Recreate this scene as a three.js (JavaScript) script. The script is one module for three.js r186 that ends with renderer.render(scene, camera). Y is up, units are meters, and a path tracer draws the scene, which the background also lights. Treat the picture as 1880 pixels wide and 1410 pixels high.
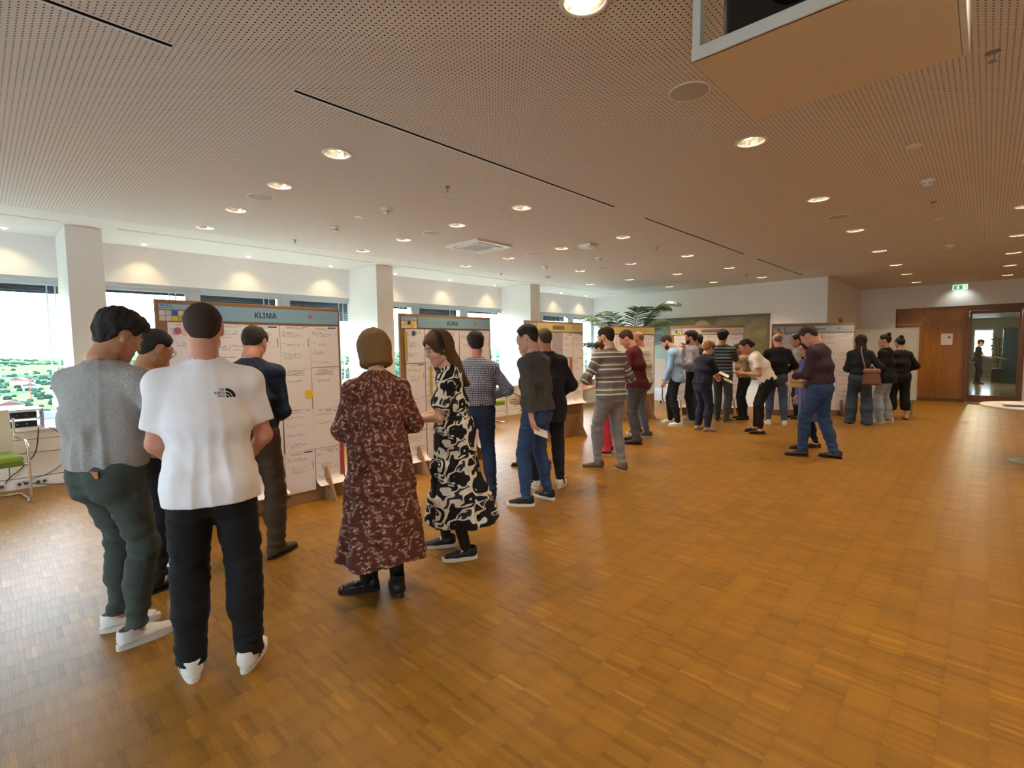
import * as THREE from 'three';
import { RoundedBoxGeometry } from 'three/addons/geometries/RoundedBoxGeometry.js';
import { mergeGeometries } from 'three/addons/utils/BufferGeometryUtils.js';
import { RectAreaLightUniformsLib } from 'three/addons/lights/RectAreaLightUniformsLib.js';

// ------------------------------------------------------------------ camera, sky, exposure
RectAreaLightUniformsLib.init();
const renderer = new THREE.WebGLRenderer({ antialias: true });
renderer.toneMapping = THREE.LinearToneMapping;
renderer.toneMappingExposure = 1.5;
renderer.shadowMap.enabled = true;
const scene = new THREE.Scene();

const EYE = 1.55, CEIL = 3.12;
const camera = new THREE.PerspectiveCamera(74.51, 1880 / 1410, 0.05, 9000);
{
  const yaw = 0.815655, pitch = -0.069139, roll = -0.013106;
  const fwd = new THREE.Vector3(Math.sin(yaw) * Math.cos(pitch), Math.sin(pitch), -Math.cos(yaw) * Math.cos(pitch));
  const right = new THREE.Vector3(Math.cos(yaw), 0, Math.sin(yaw)), up = new THREE.Vector3().crossVectors(right, fwd);
  const r2 = right.clone().multiplyScalar(Math.cos(roll)).addScaledVector(up, Math.sin(roll));
  const u2 = up.clone().multiplyScalar(Math.cos(roll)).addScaledVector(right, -Math.sin(roll));
  camera.matrixAutoUpdate = true;
  camera.position.set(0, EYE, 0);
  camera.quaternion.setFromRotationMatrix(new THREE.Matrix4().makeBasis(r2, u2, fwd.clone().negate()));
}
scene.add(camera);

const SKY = 12, LAMP = 0.46;                      // overall strength of daylight and of the lamps
{
  // bright overcast sky: almost even, a little brighter overhead
  const W = 64, Hh = 32, d = new Float32Array(W * Hh * 4);
  for (let j = 0; j < Hh; j++) for (let i = 0; i < W; i++) {
    const e = ((j + 0.5) / Hh - 0.5) * Math.PI, s = Math.max(0, Math.sin(e)), k = SKY * (0.9 + 0.25 * s);
    d.set([k * 0.86, k * 0.95, k * 1.03, 1], (j * W + i) * 4);
  }
  const t = new THREE.DataTexture(d, W, Hh, THREE.RGBAFormat, THREE.FloatType);
  t.mapping = THREE.EquirectangularReflectionMapping; t.magFilter = THREE.LinearFilter; t.needsUpdate = true;
  scene.background = t;
}

// ------------------------------------------------------------------ helpers
let seed_ = 12345;
function rnd() { seed_ = (seed_ + 0x6d2b79f5) | 0; let t = Math.imul(seed_ ^ (seed_ >>> 15), 1 | seed_); t = (t + Math.imul(t ^ (t >>> 7), 61 | t)) ^ t; return ((t ^ (t >>> 14)) >>> 0) / 4294967296; }
const rr = (a, b) => a + (b - a) * rnd();
const rad = (d) => d * Math.PI / 180, clamp = (x, a, b) => Math.min(b, Math.max(a, x)), lerp = (a, b, t) => a + (b - a) * t;
const smooth = (a, b, x) => { const t = clamp((x - a) / (b - a), 0, 1); return t * t * (3 - 2 * t); };
const V = (x, y, z) => new THREE.Vector3(x, y, z);
const taken = new Map();
function numbered(name) { const n = taken.get(name) ?? 0; taken.set(name, n + 1); return n ? `${name}_${String(n).padStart(3, '0')}` : name; }
function tag(o, label, category, group, kind) { o.userData.label = label; o.userData.category = category; if (group) o.userData.group = group; if (kind) o.userData.kind = kind; return o; }
function thing(name, label, category, pos = [0, 0, 0], turn = 0, group, kind) {
  const o = new THREE.Group(); o.name = numbered(name); o.position.set(...pos); o.rotation.y = turn; scene.add(o);
  return tag(o, label, category, group, kind);
}
function clean(g) {
  g = g.index ? g.toNonIndexed() : g.clone();
  for (const k of Object.keys(g.attributes)) if (!['position', 'normal', 'uv'].includes(k)) g.deleteAttribute(k);
  if (!g.attributes.uv) g.setAttribute('uv', new THREE.BufferAttribute(new Float32Array(g.attributes.position.count * 2), 2));
  g.morphAttributes = {}; g.groups = [];
  return g;
}
const join = (list) => (Array.isArray(list) ? (list.length === 1 ? list[0] : mergeGeometries(list.map(clean))) : list);
function obj(name, geo, mat, parent = scene) {
  const m = new THREE.Mesh(join(geo), mat); m.name = parent === scene ? numbered(name) : name;
  m.castShadow = m.receiveShadow = true; parent.add(m); return m;
}
function struct(name, geo, mat, label, category) { const m = obj(name, geo, mat); return tag(m, label, category, null, 'structure'); }
const at = (g, x, y, z) => g.translate(x, y, z);
const box = (x0, x1, y0, y1, z0, z1) => at(new THREE.BoxGeometry(x1 - x0, y1 - y0, z1 - z0), (x0 + x1) / 2, (y0 + y1) / 2, (z0 + z1) / 2);
const rbox = (x0, x1, y0, y1, z0, z1, r = 0.006, s = 2) => at(new RoundedBoxGeometry(x1 - x0, y1 - y0, z1 - z0, s, r), (x0 + x1) / 2, (y0 + y1) / 2, (z0 + z1) / 2);
const cyl = (r0, r1, h, x, y, z, n = 20) => at(new THREE.CylinderGeometry(r1, r0, h, n), x, y + h / 2, z);
const lathe = (pts, n = 28) => new THREE.LatheGeometry(pts.map((p) => new THREE.Vector2(p[0], p[1])), n);
const curve = (pts, t = 0.5) => new THREE.CatmullRomCurve3(pts.map((p) => V(...p)), false, 'catmullrom', t);
const tube = (pts, r, seg = 24, n = 8, t = 0.5) => new THREE.TubeGeometry(curve(pts, t), seg, r, n, false);
function bar(a, b, r, n = 8) {
  const A = V(...a), B = V(...b), d = B.clone().sub(A), g = new THREE.CylinderGeometry(r, r, d.length(), n);
  g.applyQuaternion(new THREE.Quaternion().setFromUnitVectors(V(0, 1, 0), d.clone().normalize()));
  const m = A.add(B).multiplyScalar(0.5); return g.translate(m.x, m.y, m.z);
}
const mats = new Map();
function mat(color, rough = 0.8, o = {}) {
  const key = color + '|' + rough + JSON.stringify(o);
  if (!mats.has(key)) mats.set(key, new THREE.MeshStandardMaterial({ color, roughness: rough, ...o }));
  return mats.get(key);
}
function phys(p) { return new THREE.MeshPhysicalMaterial(p); }
function canvas(w, h, draw, srgb = true) {
  const c = document.createElement('canvas'); c.width = w; c.height = h; const g = c.getContext('2d'); draw(g, w, h);
  const t = new THREE.CanvasTexture(c); if (srgb) t.colorSpace = THREE.SRGBColorSpace; t.magFilter = THREE.LinearFilter; t.needsUpdate = true; return t;
}
function dataTex(w, h, f, srgb = true) {
  const d = new Uint8Array(w * h * 4);
  for (let y = 0; y < h; y++) for (let x = 0; x < w; x++) { const c = f(x / w, y / h, x, y); d.set([clamp(c[0], 0, 255), clamp(c[1], 0, 255), clamp(c[2], 0, 255), c[3] ?? 255], (y * w + x) * 4); }
  const t = new THREE.DataTexture(d, w, h); t.magFilter = THREE.LinearFilter; t.wrapS = t.wrapT = THREE.RepeatWrapping; if (srgb) t.colorSpace = THREE.SRGBColorSpace; t.needsUpdate = true; return t;
}
// tileable value noise in 2D and plain value noise in 3D
const HT = new Float32Array(4096); for (let i = 0; i < 4096; i++) HT[i] = rnd();
const h3 = (x, y, z) => HT[(Math.imul(x, 374761393) + Math.imul(y, 668265263) + Math.imul(z, 974634547) >>> 7) & 4095];
function noise3(x, y, z) {
  const X = Math.floor(x), Y = Math.floor(y), Z = Math.floor(z); let a = x - X, b = y - Y, c = z - Z; a = a * a * (3 - 2 * a); b = b * b * (3 - 2 * b); c = c * c * (3 - 2 * c);
  const l = (p, q, t) => p + (q - p) * t;
  return l(l(l(h3(X, Y, Z), h3(X + 1, Y, Z), a), l(h3(X, Y + 1, Z), h3(X + 1, Y + 1, Z), a), b), l(l(h3(X, Y, Z + 1), h3(X + 1, Y, Z + 1), a), l(h3(X, Y + 1, Z + 1), h3(X + 1, Y + 1, Z + 1), a), b), c) * 2 - 1;
}
function tnoise(u, v, nx, ny, s) {   // periodic over u, v in 0..1
  const x = u * nx, y = v * ny, X = Math.floor(x), Y = Math.floor(y); let a = x - X, b = y - Y; a = a * a * (3 - 2 * a); b = b * b * (3 - 2 * b);
  const q = (i, j) => h3(((i % nx) + nx) % nx, ((j % ny) + ny) % ny, s);
  return lerp(lerp(q(X, Y), q(X + 1, Y), a), lerp(q(X, Y + 1), q(X + 1, Y + 1), a), b);
}
const rep = (t, x, y = x) => { const c = t.clone(); c.wrapS = c.wrapT = THREE.RepeatWrapping; c.repeat.set(x, y); c.needsUpdate = true; return c; };
const ord = ['first', 'second', 'third', 'fourth', 'fifth', 'sixth', 'seventh', 'eighth', 'ninth', 'tenth', 'eleventh', 'twelfth', 'thirteenth'];

// ------------------------------------------------------------------ shared textures and materials
const plasterBump = dataTex(256, 256, (u, v) => { const n = 128 + 60 * (tnoise(u, v, 64, 64, 1) - 0.5) + 60 * (tnoise(u, v, 120, 120, 2) - 0.5); return [n, n, n]; }, false);
const M = {
  wall: mat(0xe6e4df, 0.85), white: mat(0xecebe8, 0.5), whitePlastic: mat(0xe4e3df, 0.4), frame: mat(0xb4bcc0, 0.45, { metalness: 0.35 }), chrome: mat(0xd8d8d8, 0.16, { metalness: 1 }), steel: mat(0x9c9c9a, 0.3, { metalness: 1 }),
  mirror: mat(0xf2f2f0, 0.06, { metalness: 1 }), black: mat(0x0c0c0d, 0.5), blackGloss: mat(0x0a0a0b, 0.25), darkGrey: mat(0x2c2d2f, 0.6), grey: mat(0x8b8c8c, 0.6), cable: mat(0x3a3638, 0.6),
  felt: mat(0x3f352d, 0.95), card: mat(0x9a7552, 0.85), cardEdge: mat(0x8a6745, 0.9),
};
M.ceil = new THREE.MeshStandardMaterial({ color: 0xd9d3cc, roughness: 0.9 });
const holeTex = dataTex(256, 256, (u, v) => { const a = ((u * 8) % 1) - 0.5, b = ((v * 8) % 1) - 0.5, d = Math.hypot(a, b), k = d < 0.165 ? 0 : 255; return [k, k, k]; }, false);
const PITCH = 0.027;
M.perf = new THREE.MeshStandardMaterial({ color: 0xd9d3cc, roughness: 0.9, alphaMap: rep(holeTex, 1 / (8 * PITCH)), alphaTest: 0.5 });
M.glass = phys({ color: 0xeefaff, roughness: 0, transmission: 1, thickness: 0, ior: 1.45 });
M.doorGlass = phys({ color: 0xe8f0ea, roughness: 0, transmission: 1, thickness: 0, ior: 1.45 });
const veneer = dataTex(512, 512, (u, v) => { const w = tnoise(u, v, 40, 3, 5) * 0.5 + tnoise(u, v, 128, 6, 6) * 0.3 + tnoise(u, v, 6, 2, 7) * 0.4; const k = 0.75 + 0.3 * w; return [162 * k, 106 * k, 28 * k]; });
M.veneer = new THREE.MeshStandardMaterial({ map: veneer, roughness: 0.45 });
M.veneerDark = new THREE.MeshStandardMaterial({ map: veneer, color: 0xbdb4a0, roughness: 0.45 });

// ------------------------------------------------------------------ the room
const BACKWIN = [[-3.85, -1.0], [1.4, 2.825]],  XW = 13.55, ZR = -2.73, XD = 17.7, ZWIN = -9.15, ZCAS = -8.15, XBACK = -5.5, ZSIDE = 3.0, HEAD = 2.585, SILL = 0.69;

// floor: mosaic parquet of narrow fingers, laid in columns
{
  const floor = thing('floor', 'warm brown mosaic parquet floor of narrow wooden fingers', 'floor', [0, 0, 0], 0, null, 'structure');
  const grain = dataTex(128, 256, (u, v) => { const k = 235 + 40 * (tnoise(u, v, 24, 4, 11) - 0.5) + 40 * (tnoise(u, v, 50, 14, 12) - 0.5) + 30 * (tnoise(u, v, 8, 3, 13) - 0.5); return [k, k * 0.985, k * 0.96]; });
  const rough = dataTex(64, 128, (u, v) => { const k = 105 + 50 * (tnoise(u, v, 16, 8, 14) - 0.5); return [k, k, k]; }, false);
  const wood = (c) => phys({ color: c, map: grain, roughnessMap: rough, roughness: 0.95, specularIntensity: 0.55 });
  obj('subfloor', box(XBACK, XD + 0.3, -0.25, -0.004, ZCAS, ZSIDE), mat(0x6a4522, 0.6), floor);
  obj('outer_floor', [box(XBACK, -1.2, -0.004, 0, ZCAS, ZSIDE), box(-1.2, XD + 0.05, -0.004, 0, 2.6, ZSIDE)], mat(0x8c5a26, 0.45), floor);
  const LZ = 0.155, LX = 0.0226, w = LX - 0.0002, l = LZ - 0.0003;
  const strip = clean(new THREE.BoxGeometry(w, 0.01, l)); strip.translate(0, -0.005, 0);
  const list = [], q = new THREE.Quaternion(), e = new THREE.Euler();
  const tone = (out) => {
    let t = rr(0.92, 1.07); const k = rnd(); if (k < 0.05) t *= 1.22; else if (k < 0.17) t *= 0.83;
    return out.setRGB(0.335 * t, 0.16 * t * rr(0.96, 1.03), 0.02 * t * rr(0.9, 1.06));
  };
  const cam = camera.position, C = new THREE.Color(), pv = new THREE.Matrix4();
  camera.updateMatrixWorld(true); camera.updateProjectionMatrix(); pv.multiplyMatrices(camera.projectionMatrix, camera.matrixWorldInverse.copy(camera.matrixWorld).invert());
  for (let z = ZCAS + LZ / 2; z < 2.6; z += LZ) {
    const off = rnd() * LX;
    let block = 1, left = 0;
    for (let x = -1.2 + off; x < XD - 0.02; x += LX) {
      if (left-- <= 0) { block = rr(0.9, 1.08); left = 4 + Math.floor(rnd() * 4); }
      tone(C).multiplyScalar(block);
      list.push({ x, z, y: rr(-0.0002, 0), rx: rr(-0.002, 0.002), rz: rr(-0.003, 0.003), c: [C.r, C.g, C.b], d: 99 });
    }
  }
  const v = V(0, 0, 0);
  for (const s of list) { v.set(s.x, 0, s.z).applyMatrix4(pv); const dd = Math.hypot(s.x, s.z); if (Math.abs(v.x) < 1 && Math.abs(v.y) < 1 && v.z < 1 && dd > 0.3) s.d = dd; }
  list.sort((a, b) => a.d - b.d);
  const inst = new THREE.InstancedMesh(strip, wood(0xffffff), list.length - 300);
  inst.name = 'parquet'; inst.userData.kind = 'stuff'; inst.castShadow = inst.receiveShadow = true;
  const m4 = new THREE.Matrix4(), tones = [];
  list.forEach((s, i) => {
    q.setFromEuler(e.set(s.rx, 0, s.rz));
    if (i < 300) {
      const lum = s.c[0] / 0.335, b = Math.round(lum * 8); tones[b] ??= wood(new THREE.Color().setRGB(0.335 * b / 8, 0.16 * b / 8, 0.02 * b / 8));
      const m = obj('parquet_finger', strip, tones[b], floor); m.position.set(s.x, s.y, s.z); m.quaternion.copy(q);
    } else { m4.compose(V(s.x, s.y, s.z), q, V(1, 1, 1)); inst.setMatrixAt(i - 300, m4); inst.setColorAt(i - 300, C.setRGB(...s.c)); }
  });
  floor.add(inst);
}

// ceiling: perforated plasterboard with real openings for lamps and slots, dark felt behind
const DOWN = [];   // downlights: [x, z, row number, place in row]
{
  const xs = [2.08, 4.28, 6.43, 8.55, 10.5, 12.5];
  xs.forEach((x, i) => [-7.2, -6.1, -4.94, -3.84].forEach((z, j) => { if (!(i === 3 && j === 0) && !(i === 5 && j === 0)) DOWN.push([x, z, i, j]); }));
  [1.99, 4.2, 6.34, 8.43, 10.57, 12.66, 14.5, 16.6].forEach((x, i) => DOWN.push([x, -1.39, i, 4]));
  [2.0, 4.2, 6.34, 8.43, 10.6, 12.6, 14.57, 16.6].forEach((x, i) => DOWN.push([x, 0.27, i, 5]));
  [2.0, 6.34, 10.6].forEach((x, i) => DOWN.push([x, 2.3, i * 2, 6]));
}
const SPOTS = [-2.5, -1.08, 0.35, 1.77, 3.18, 4.6, 6.0, 7.43, 8.85, 11.5, 12.75];
const SLOT = [[-2.6, 0.79], [1.42, 5.01], [5.7, 9.14], [9.85, 12.9]], SLOTW = [[-3, 0.79], [1.33, 4.97], [5.6, 9.0], [9.9, 13.2]];
const ZS = -3.1, ZSW = -8.02;
{
  const ceil = thing('ceiling', 'white perforated acoustic ceiling with plain border towards the windows', 'ceiling', [0, 0, 0], 0, null, 'structure');
  const plate = (x0, x1, z0, z1, circles, rects) => {
    const s = new THREE.Shape([[x0, -z0], [x1, -z0], [x1, -z1], [x0, -z1]].map((p) => new THREE.Vector2(...p)));
    for (const [x, z, r] of circles) { const h = new THREE.Path(); h.absarc(x, -z, r, 0, Math.PI * 2, true); s.holes.push(h); }
    for (const [a, b, c, d] of rects) s.holes.push(new THREE.Path([[a, -c], [a, -d], [b, -d], [b, -c]].map((p) => new THREE.Vector2(...p))));
    const g = new THREE.ShapeGeometry(s, 14); g.rotateX(-Math.PI / 2); const uv = g.attributes.uv, p = g.attributes.position;
    for (let i = 0; i < uv.count; i++) uv.setXY(i, p.getX(i), p.getZ(i));
    const n = g.attributes.normal; for (let i = 0; i < n.count; i++) n.setXYZ(i, 0, -1, 0);
    const ix = g.index.array; for (let i = 0; i < ix.length; i += 3) { const t = ix[i]; ix[i] = ix[i + 1]; ix[i + 1] = t; }
    return g.translate(0, CEIL, 0);
  };
  const ZB = -7.53, ac = [5.34, -5.68];
  obj('perforated_panel', plate(XBACK, XW, ZB, ZSIDE, DOWN.filter((d) => d[0] < XW).map((d) => [d[0], d[1], 0.098]), SLOT.map(([a, b]) => [a, b, ZS - 0.016, ZS + 0.016]).concat([[ac[0] - 0.33, ac[0] + 0.33, ac[1] - 0.33, ac[1] + 0.33]])), M.perf, ceil);
  obj('perforated_panel', plate(XW, XD, ZR, ZSIDE, DOWN.filter((d) => d[0] > XW).map((d) => [d[0], d[1], 0.098]), []), M.perf, ceil);
  obj('plain_border', plate(XBACK, XW, ZWIN, ZB, SPOTS.map((x) => [x, -8.88, 0.035]), SLOTW.map(([a, b]) => [a, b, ZSW - 0.009, ZSW + 0.009])), M.ceil, ceil);
  obj('backing_felt', box(XBACK - 0.2, XD + 0.2, CEIL + 0.2, CEIL + 0.45, ZWIN - 0.2, ZSIDE + 0.2), M.felt, ceil);
  for (const [list, zc, h, rim] of [[SLOT, ZS, 0.016, 0.016], [SLOTW, ZSW, 0.009, 0.004]]) for (const [a, b] of list) {
    const sl = obj('air_slot', [box(a, b, CEIL - 0.003, CEIL + 0.001, zc - h - rim, zc - h), box(a, b, CEIL - 0.003, CEIL + 0.001, zc + h, zc + h + 0.005)], M.whitePlastic, ceil);
    obj('slot_lining', [box(a, b, CEIL + 0.001, CEIL + 0.08, zc - h - 0.003, zc - h), box(a, b, CEIL + 0.001, CEIL + 0.08, zc + h, zc + h + 0.003), box(a, b, CEIL + 0.08, CEIL + 0.083, zc - h, zc + h)], M.black, sl);
  }
}
// walls
struct('wall_window_lintel', box(XBACK, XW, HEAD, CEIL + 0.3, ZWIN - 0.25, ZWIN), M.wall, 'white plaster wall band above the long row of windows', 'wall');
{
  const cas = thing('wall_window_sill', 'white boxed heating casing and deep sill under the windows', 'wall', [0, 0, 0], 0, null, 'structure');
  for (let x = XBACK; x < XW - 0.1; x += 1.425) {
    const x1 = Math.min(XW, x + 1.425);
    obj('casing_panel', [rbox(x + 0.003, x1 - 0.003, 0.13, 0.405, ZCAS, ZCAS + 0.03, 0.003), rbox(x + 0.003, x1 - 0.003, 0.413, 0.565, ZCAS, ZCAS + 0.03, 0.003), rbox(x + 0.003, x1 - 0.003, 0.573, SILL - 0.03, ZCAS, ZCAS + 0.03, 0.003)], M.wall, cas);
  }
  obj('sill_board', rbox(XBACK, XW, SILL - 0.028, SILL, ZWIN - 0.05, ZCAS + 0.045, 0.008), M.white, cas);
  obj('casing_body', box(XBACK, XW, 0, SILL - 0.028, ZWIN - 0.25, ZCAS), M.grey, cas);
  obj('cable_channel', rbox(XBACK, XW, 0.0, 0.12, ZCAS, ZCAS + 0.045, 0.006), M.white, cas);
}
for (const [i, x] of [-3.255, 1.015, 5.285, 9.555].entries()) struct('column', rbox(x - 0.178, x + 0.178, 0, CEIL, ZWIN - 0.1, ZCAS - 0.02, 0.006), M.wall, ['square white column by the windows behind the camera', 'square white column behind the man in the grey sweater', 'square white column behind the blonde bob', 'square white column behind the man with the grey jacket'][i], 'column');
struct('wall_painting', box(XW, XW + 0.25, 0, CEIL + 0.3, ZWIN - 0.25, ZR), M.wall, 'white wall carrying the wide framed painting', 'wall');
struct('wall_recess', box(XW + 0.25, XD + 0.3, 0, CEIL + 0.3, ZR - 0.25, ZR), M.wall, 'white side wall of the recess next to the wooden doors', 'wall');
struct('wall_back', [box(XBACK - 0.25, XBACK, HEAD, CEIL + 0.3, ZWIN - 0.25, ZSIDE + 0.25), box(XBACK - 0.25, XBACK, -0.2, SILL, ZWIN - 0.25, ZSIDE + 0.25), box(XBACK - 0.25, XBACK, SILL, HEAD, ZWIN - 0.25, BACKWIN[0][0]), box(XBACK - 0.25, XBACK, SILL, HEAD, BACKWIN[0][1], BACKWIN[1][0]), box(XBACK - 0.25, XBACK, SILL, HEAD, BACKWIN[1][1], ZSIDE + 0.25)], M.wall, 'white wall with a row of windows behind the camera', 'wall');
struct('wall_side', box(XBACK, XD + 0.3, -0.2, CEIL + 0.3, ZSIDE, ZSIDE + 0.25), M.wall, 'white long wall opposite the windows', 'wall');
const DZ0 = -1.9, DZ1 = -0.43, DZ2 = 0.66, DTOP = 2.52;
struct('wall_door', [box(XD, XD + 0.25, DTOP, CEIL + 0.3, ZR, ZSIDE), box(XD, XD + 0.25, 0, DTOP, ZR, DZ0), box(XD, XD + 0.25, 0, DTOP, DZ2, ZSIDE)], M.wall, 'white end wall around the wooden panel and glass door', 'wall');
{
  const p = thing('trim_1', 'flush brown wooden wall panel beside the glass door', 'wall panel', [0, 0, 0], 0, null, 'structure');
  obj('jamb', box(XD - 0.01, XD + 0.2, 0, DTOP, DZ0, DZ0 + 0.03), M.veneerDark, p);
  obj('lower_panel', rbox(XD + 0.06, XD + 0.1, 0.09, 2.08, DZ0 + 0.03, DZ1, 0.003), M.veneer, p);
  obj('upper_panel', rbox(XD + 0.06, XD + 0.1, 2.085, DTOP, DZ0 + 0.03, DZ1, 0.003), M.veneer, p);
  obj('plinth', box(XD + 0.065, XD + 0.1, 0, 0.085, DZ0 + 0.03, DZ1), M.veneerDark, p);
  const d = thing('door_1', 'wooden framed glass door to the corridor', 'door', [0, 0, 0], 0, null, 'structure');
  obj('door_frame', [box(XD - 0.01, XD + 0.14, 0, DTOP, DZ1, DZ1 + 0.06), box(XD - 0.01, XD + 0.14, 0, DTOP, DZ2 - 0.06, DZ2), box(XD - 0.01, XD + 0.14, DTOP - 0.14, DTOP, DZ1 + 0.06, DZ2 - 0.06)], M.veneerDark, d);
  const a = DZ1 + 0.065, b = DZ2 - 0.065, g0 = a + 0.05, g1 = b - 0.05;
  obj('door_leaf', [box(XD + 0.03, XD + 0.075, 0.01, DTOP - 0.145, a, g0), box(XD + 0.03, XD + 0.075, 0.01, DTOP - 0.145, g1, b), box(XD + 0.03, XD + 0.075, 0.01, 0.2, g0, g1), box(XD + 0.03, XD + 0.075, 2.3, DTOP - 0.145, g0, g1)], M.veneerDark, d);
  obj('pane', at(new THREE.PlaneGeometry(g1 - g0, 2.1).rotateY(-Math.PI / 2), XD + 0.05, 1.25, (g0 + g1) / 2), M.doorGlass, d);
  obj('handle', [bar([XD - 0.02, 1.05, a + 0.02], [XD - 0.02, 1.05, a + 0.15], 0.011), bar([XD - 0.02, 1.05, a + 0.025], [XD + 0.04, 1.05, a + 0.025], 0.011)], M.steel, d);
}
// windows: one aluminium framed light per 1.425 m module
{
  const dark = mat(0x26292e, 0.7), slatM = mat(0x30343a, 0.55);
  function light(w, x0, x1, drop) {
    const z = ZWIN - 0.06, t = 0.055, s = 0.05, a = x0 + t, b = x1 - t, y0 = SILL + t, y1 = HEAD - t;
    obj('frame', [box(x0, x1, HEAD - t, HEAD + 0.01, z - 0.05, z + 0.04), box(x0, x1, SILL - 0.02, SILL + t, z - 0.05, z + 0.04), box(x0, x0 + t, SILL + t, HEAD - t, z - 0.05, z + 0.04), box(x1 - t, x1, SILL + t, HEAD - t, z - 0.05, z + 0.04)], M.frame, w);
    obj('sash', [box(a, b, y1 - s, y1, z - 0.03, z + 0.025), box(a, b, y0, y0 + s, z - 0.03, z + 0.025), box(a, a + s, y0 + s, y1 - s, z - 0.03, z + 0.025), box(b - s, b, y0 + s, y1 - s, z - 0.03, z + 0.025)], M.frame, w);
    obj('pane', at(new THREE.PlaneGeometry(b - a - 2 * s, y1 - y0 - 2 * s), (a + b) / 2, (y0 + y1) / 2, z), M.glass, w);
    obj('blind_rail', [box(b - s - 0.17, b - s - 0.155, y0, y1, z - 0.2, z - 0.185), box(b - s - 0.085, b - s - 0.07, y0, y1, z - 0.2, z - 0.185)], M.frame, w);
    // dark external blind, let down a little on some windows
    const bl = obj('blind', box(a - 0.03, b + 0.03, y1, y1 + 0.16, z - 0.3, z - 0.16), dark, w);
    for (let y = y1 - 0.005; y > y1 - drop - 0.05; y -= 0.034) obj('slat', box(a, b, y - 0.0335, y - 0.0005, z - 0.215, z - 0.205), slatM, bl);
  }
  let n = 0;
  for (let x0 = -4.7; x0 < XW - 0.3; x0 += 1.425) {
    n++; const rel = n - 4, w = thing(`window_${n}`, rel <= 0 ? `wide aluminium framed window, ${ord[-rel]} one left of the leftmost column` : `wide aluminium framed window, ${ord[rel - 1]} one to the right of the leftmost column`, 'window', [0, 0, 0], 0, null, 'structure');
    light(w, x0, Math.min(x0 + 1.425, XW), { 4: 0.07, 6: 0.13, 7: 0.3, 9: 0.24, 12: 0.12 }[n] ?? 0.02);
  }
  for (let k = 0; k < 3; k++) { const w = thing(`window_${n + 1 + k}`, `wide aluminium framed window behind the camera, ${ord[k]} one`, 'window', [XBACK - ZWIN, 0, BACKWIN[k >> 1][1] - (k & 1) * 1.425], Math.PI / 2, null, 'structure'); light(w, 0, 1.425, 0.02); }
}

// ------------------------------------------------------------------ ceiling fittings
{
  const rowName = ['first', 'second', 'third', 'fourth', 'fifth', 'sixth', 'seventh', 'eighth'];
  const ring = lathe([[0.094, 0.004], [0.094, -0.004], [0.104, -0.007], [0.114, -0.005], [0.117, 0.0], [0.11, 0.003]], 32);
  const bowl = lathe([[0.096, 0.0], [0.09, 0.03], [0.078, 0.065], [0.055, 0.1], [0.03, 0.115], [0.0, 0.118]], 24);
  const facet = bowl.clone(); { const p = facet.attributes.position; for (let i = 0; i < p.count; i++) { const a = Math.atan2(p.getZ(i), p.getX(i)), k = 1 + 0.03 * Math.sin(a * 9); p.setX(i, p.getX(i) * k); p.setZ(i, p.getZ(i) * k); } facet.computeVertexNormals(); }
  const bulb = [at(new THREE.CapsuleGeometry(0.015, 0.085, 4, 10).rotateZ(Math.PI / 2), 0, 0.055, 0.022), at(new THREE.CapsuleGeometry(0.015, 0.085, 4, 10).rotateZ(Math.PI / 2), 0, 0.055, -0.022)];
  const bulbG = join(bulb), chrome = mat(0xdedad2, 0.2, { metalness: 1, side: THREE.DoubleSide });
  const glow = new THREE.MeshStandardMaterial({ color: 0xfff2dc, emissive: 0xffe2b8, emissiveIntensity: 22, roughness: 0.4 });
  for (const [x, z, i, j] of DOWN) {
    const side = j < 4 ? `${rowName[j]} from the windows, ${rowName[i]} file counted from the camera` : j === 4 ? `in the long file over the open floor, ${rowName[i]} from the camera` : j === 5 ? `in the file right of the ceiling projector, ${rowName[i]} from the camera` : `near the wall behind the camera side, ${rowName[i]}`;
    const d = thing('downlight', `round recessed mirror downlight ${side}`, 'downlight', [x, CEIL, z], 0, 'round recessed downlights in the ceiling grid');
    obj('trim_ring', ring, M.whitePlastic, d); obj('reflector', facet, chrome, d); obj('lamp', bulbG, glow, d);
    const s = new THREE.SpotLight(new THREE.Color(1, 0.8, 0.54), 12 * LAMP, 0, rad(56), 0.75, 2); s.position.set(0, 0.002, 0); s.target.position.set(0, -2, 0); s.castShadow = true; s.shadow.radius = 3.2;
    d.add(s, s.target);
  }
  const cup = lathe([[0.034, 0.05], [0.034, 0.0], [0.046, -0.004], [0.05, 0.0]], 20), lamp = at(new THREE.SphereGeometry(0.024, 14, 10), 0, 0.004, 0);
  const hot = new THREE.MeshStandardMaterial({ color: 0xfff4e0, emissive: 0xffdca8, emissiveIntensity: 9 });
  SPOTS.forEach((x, i) => {
    const d = thing('wall_washer', i < 2 ? `small warm spotlight above the windows behind the camera, ${ord[i]}` : `small glowing spotlight above the windows, ${ord[i - 2]} counted from the left edge`, 'spotlight', [x, CEIL, -8.88], 0, 'small spotlights above the windows');
    obj('trim_ring', cup, M.whitePlastic, d); obj('lamp', lamp, hot, d);
    const s = new THREE.SpotLight(new THREE.Color(1, 0.74, 0.42), 1.6 * LAMP, 0, rad(52), 0.5, 2); s.position.set(0, -0.024, 0); s.target.position.set(0, -2, -0.25); s.castShadow = true; s.shadow.radius = 1; d.add(s, s.target);
  });
}
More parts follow.
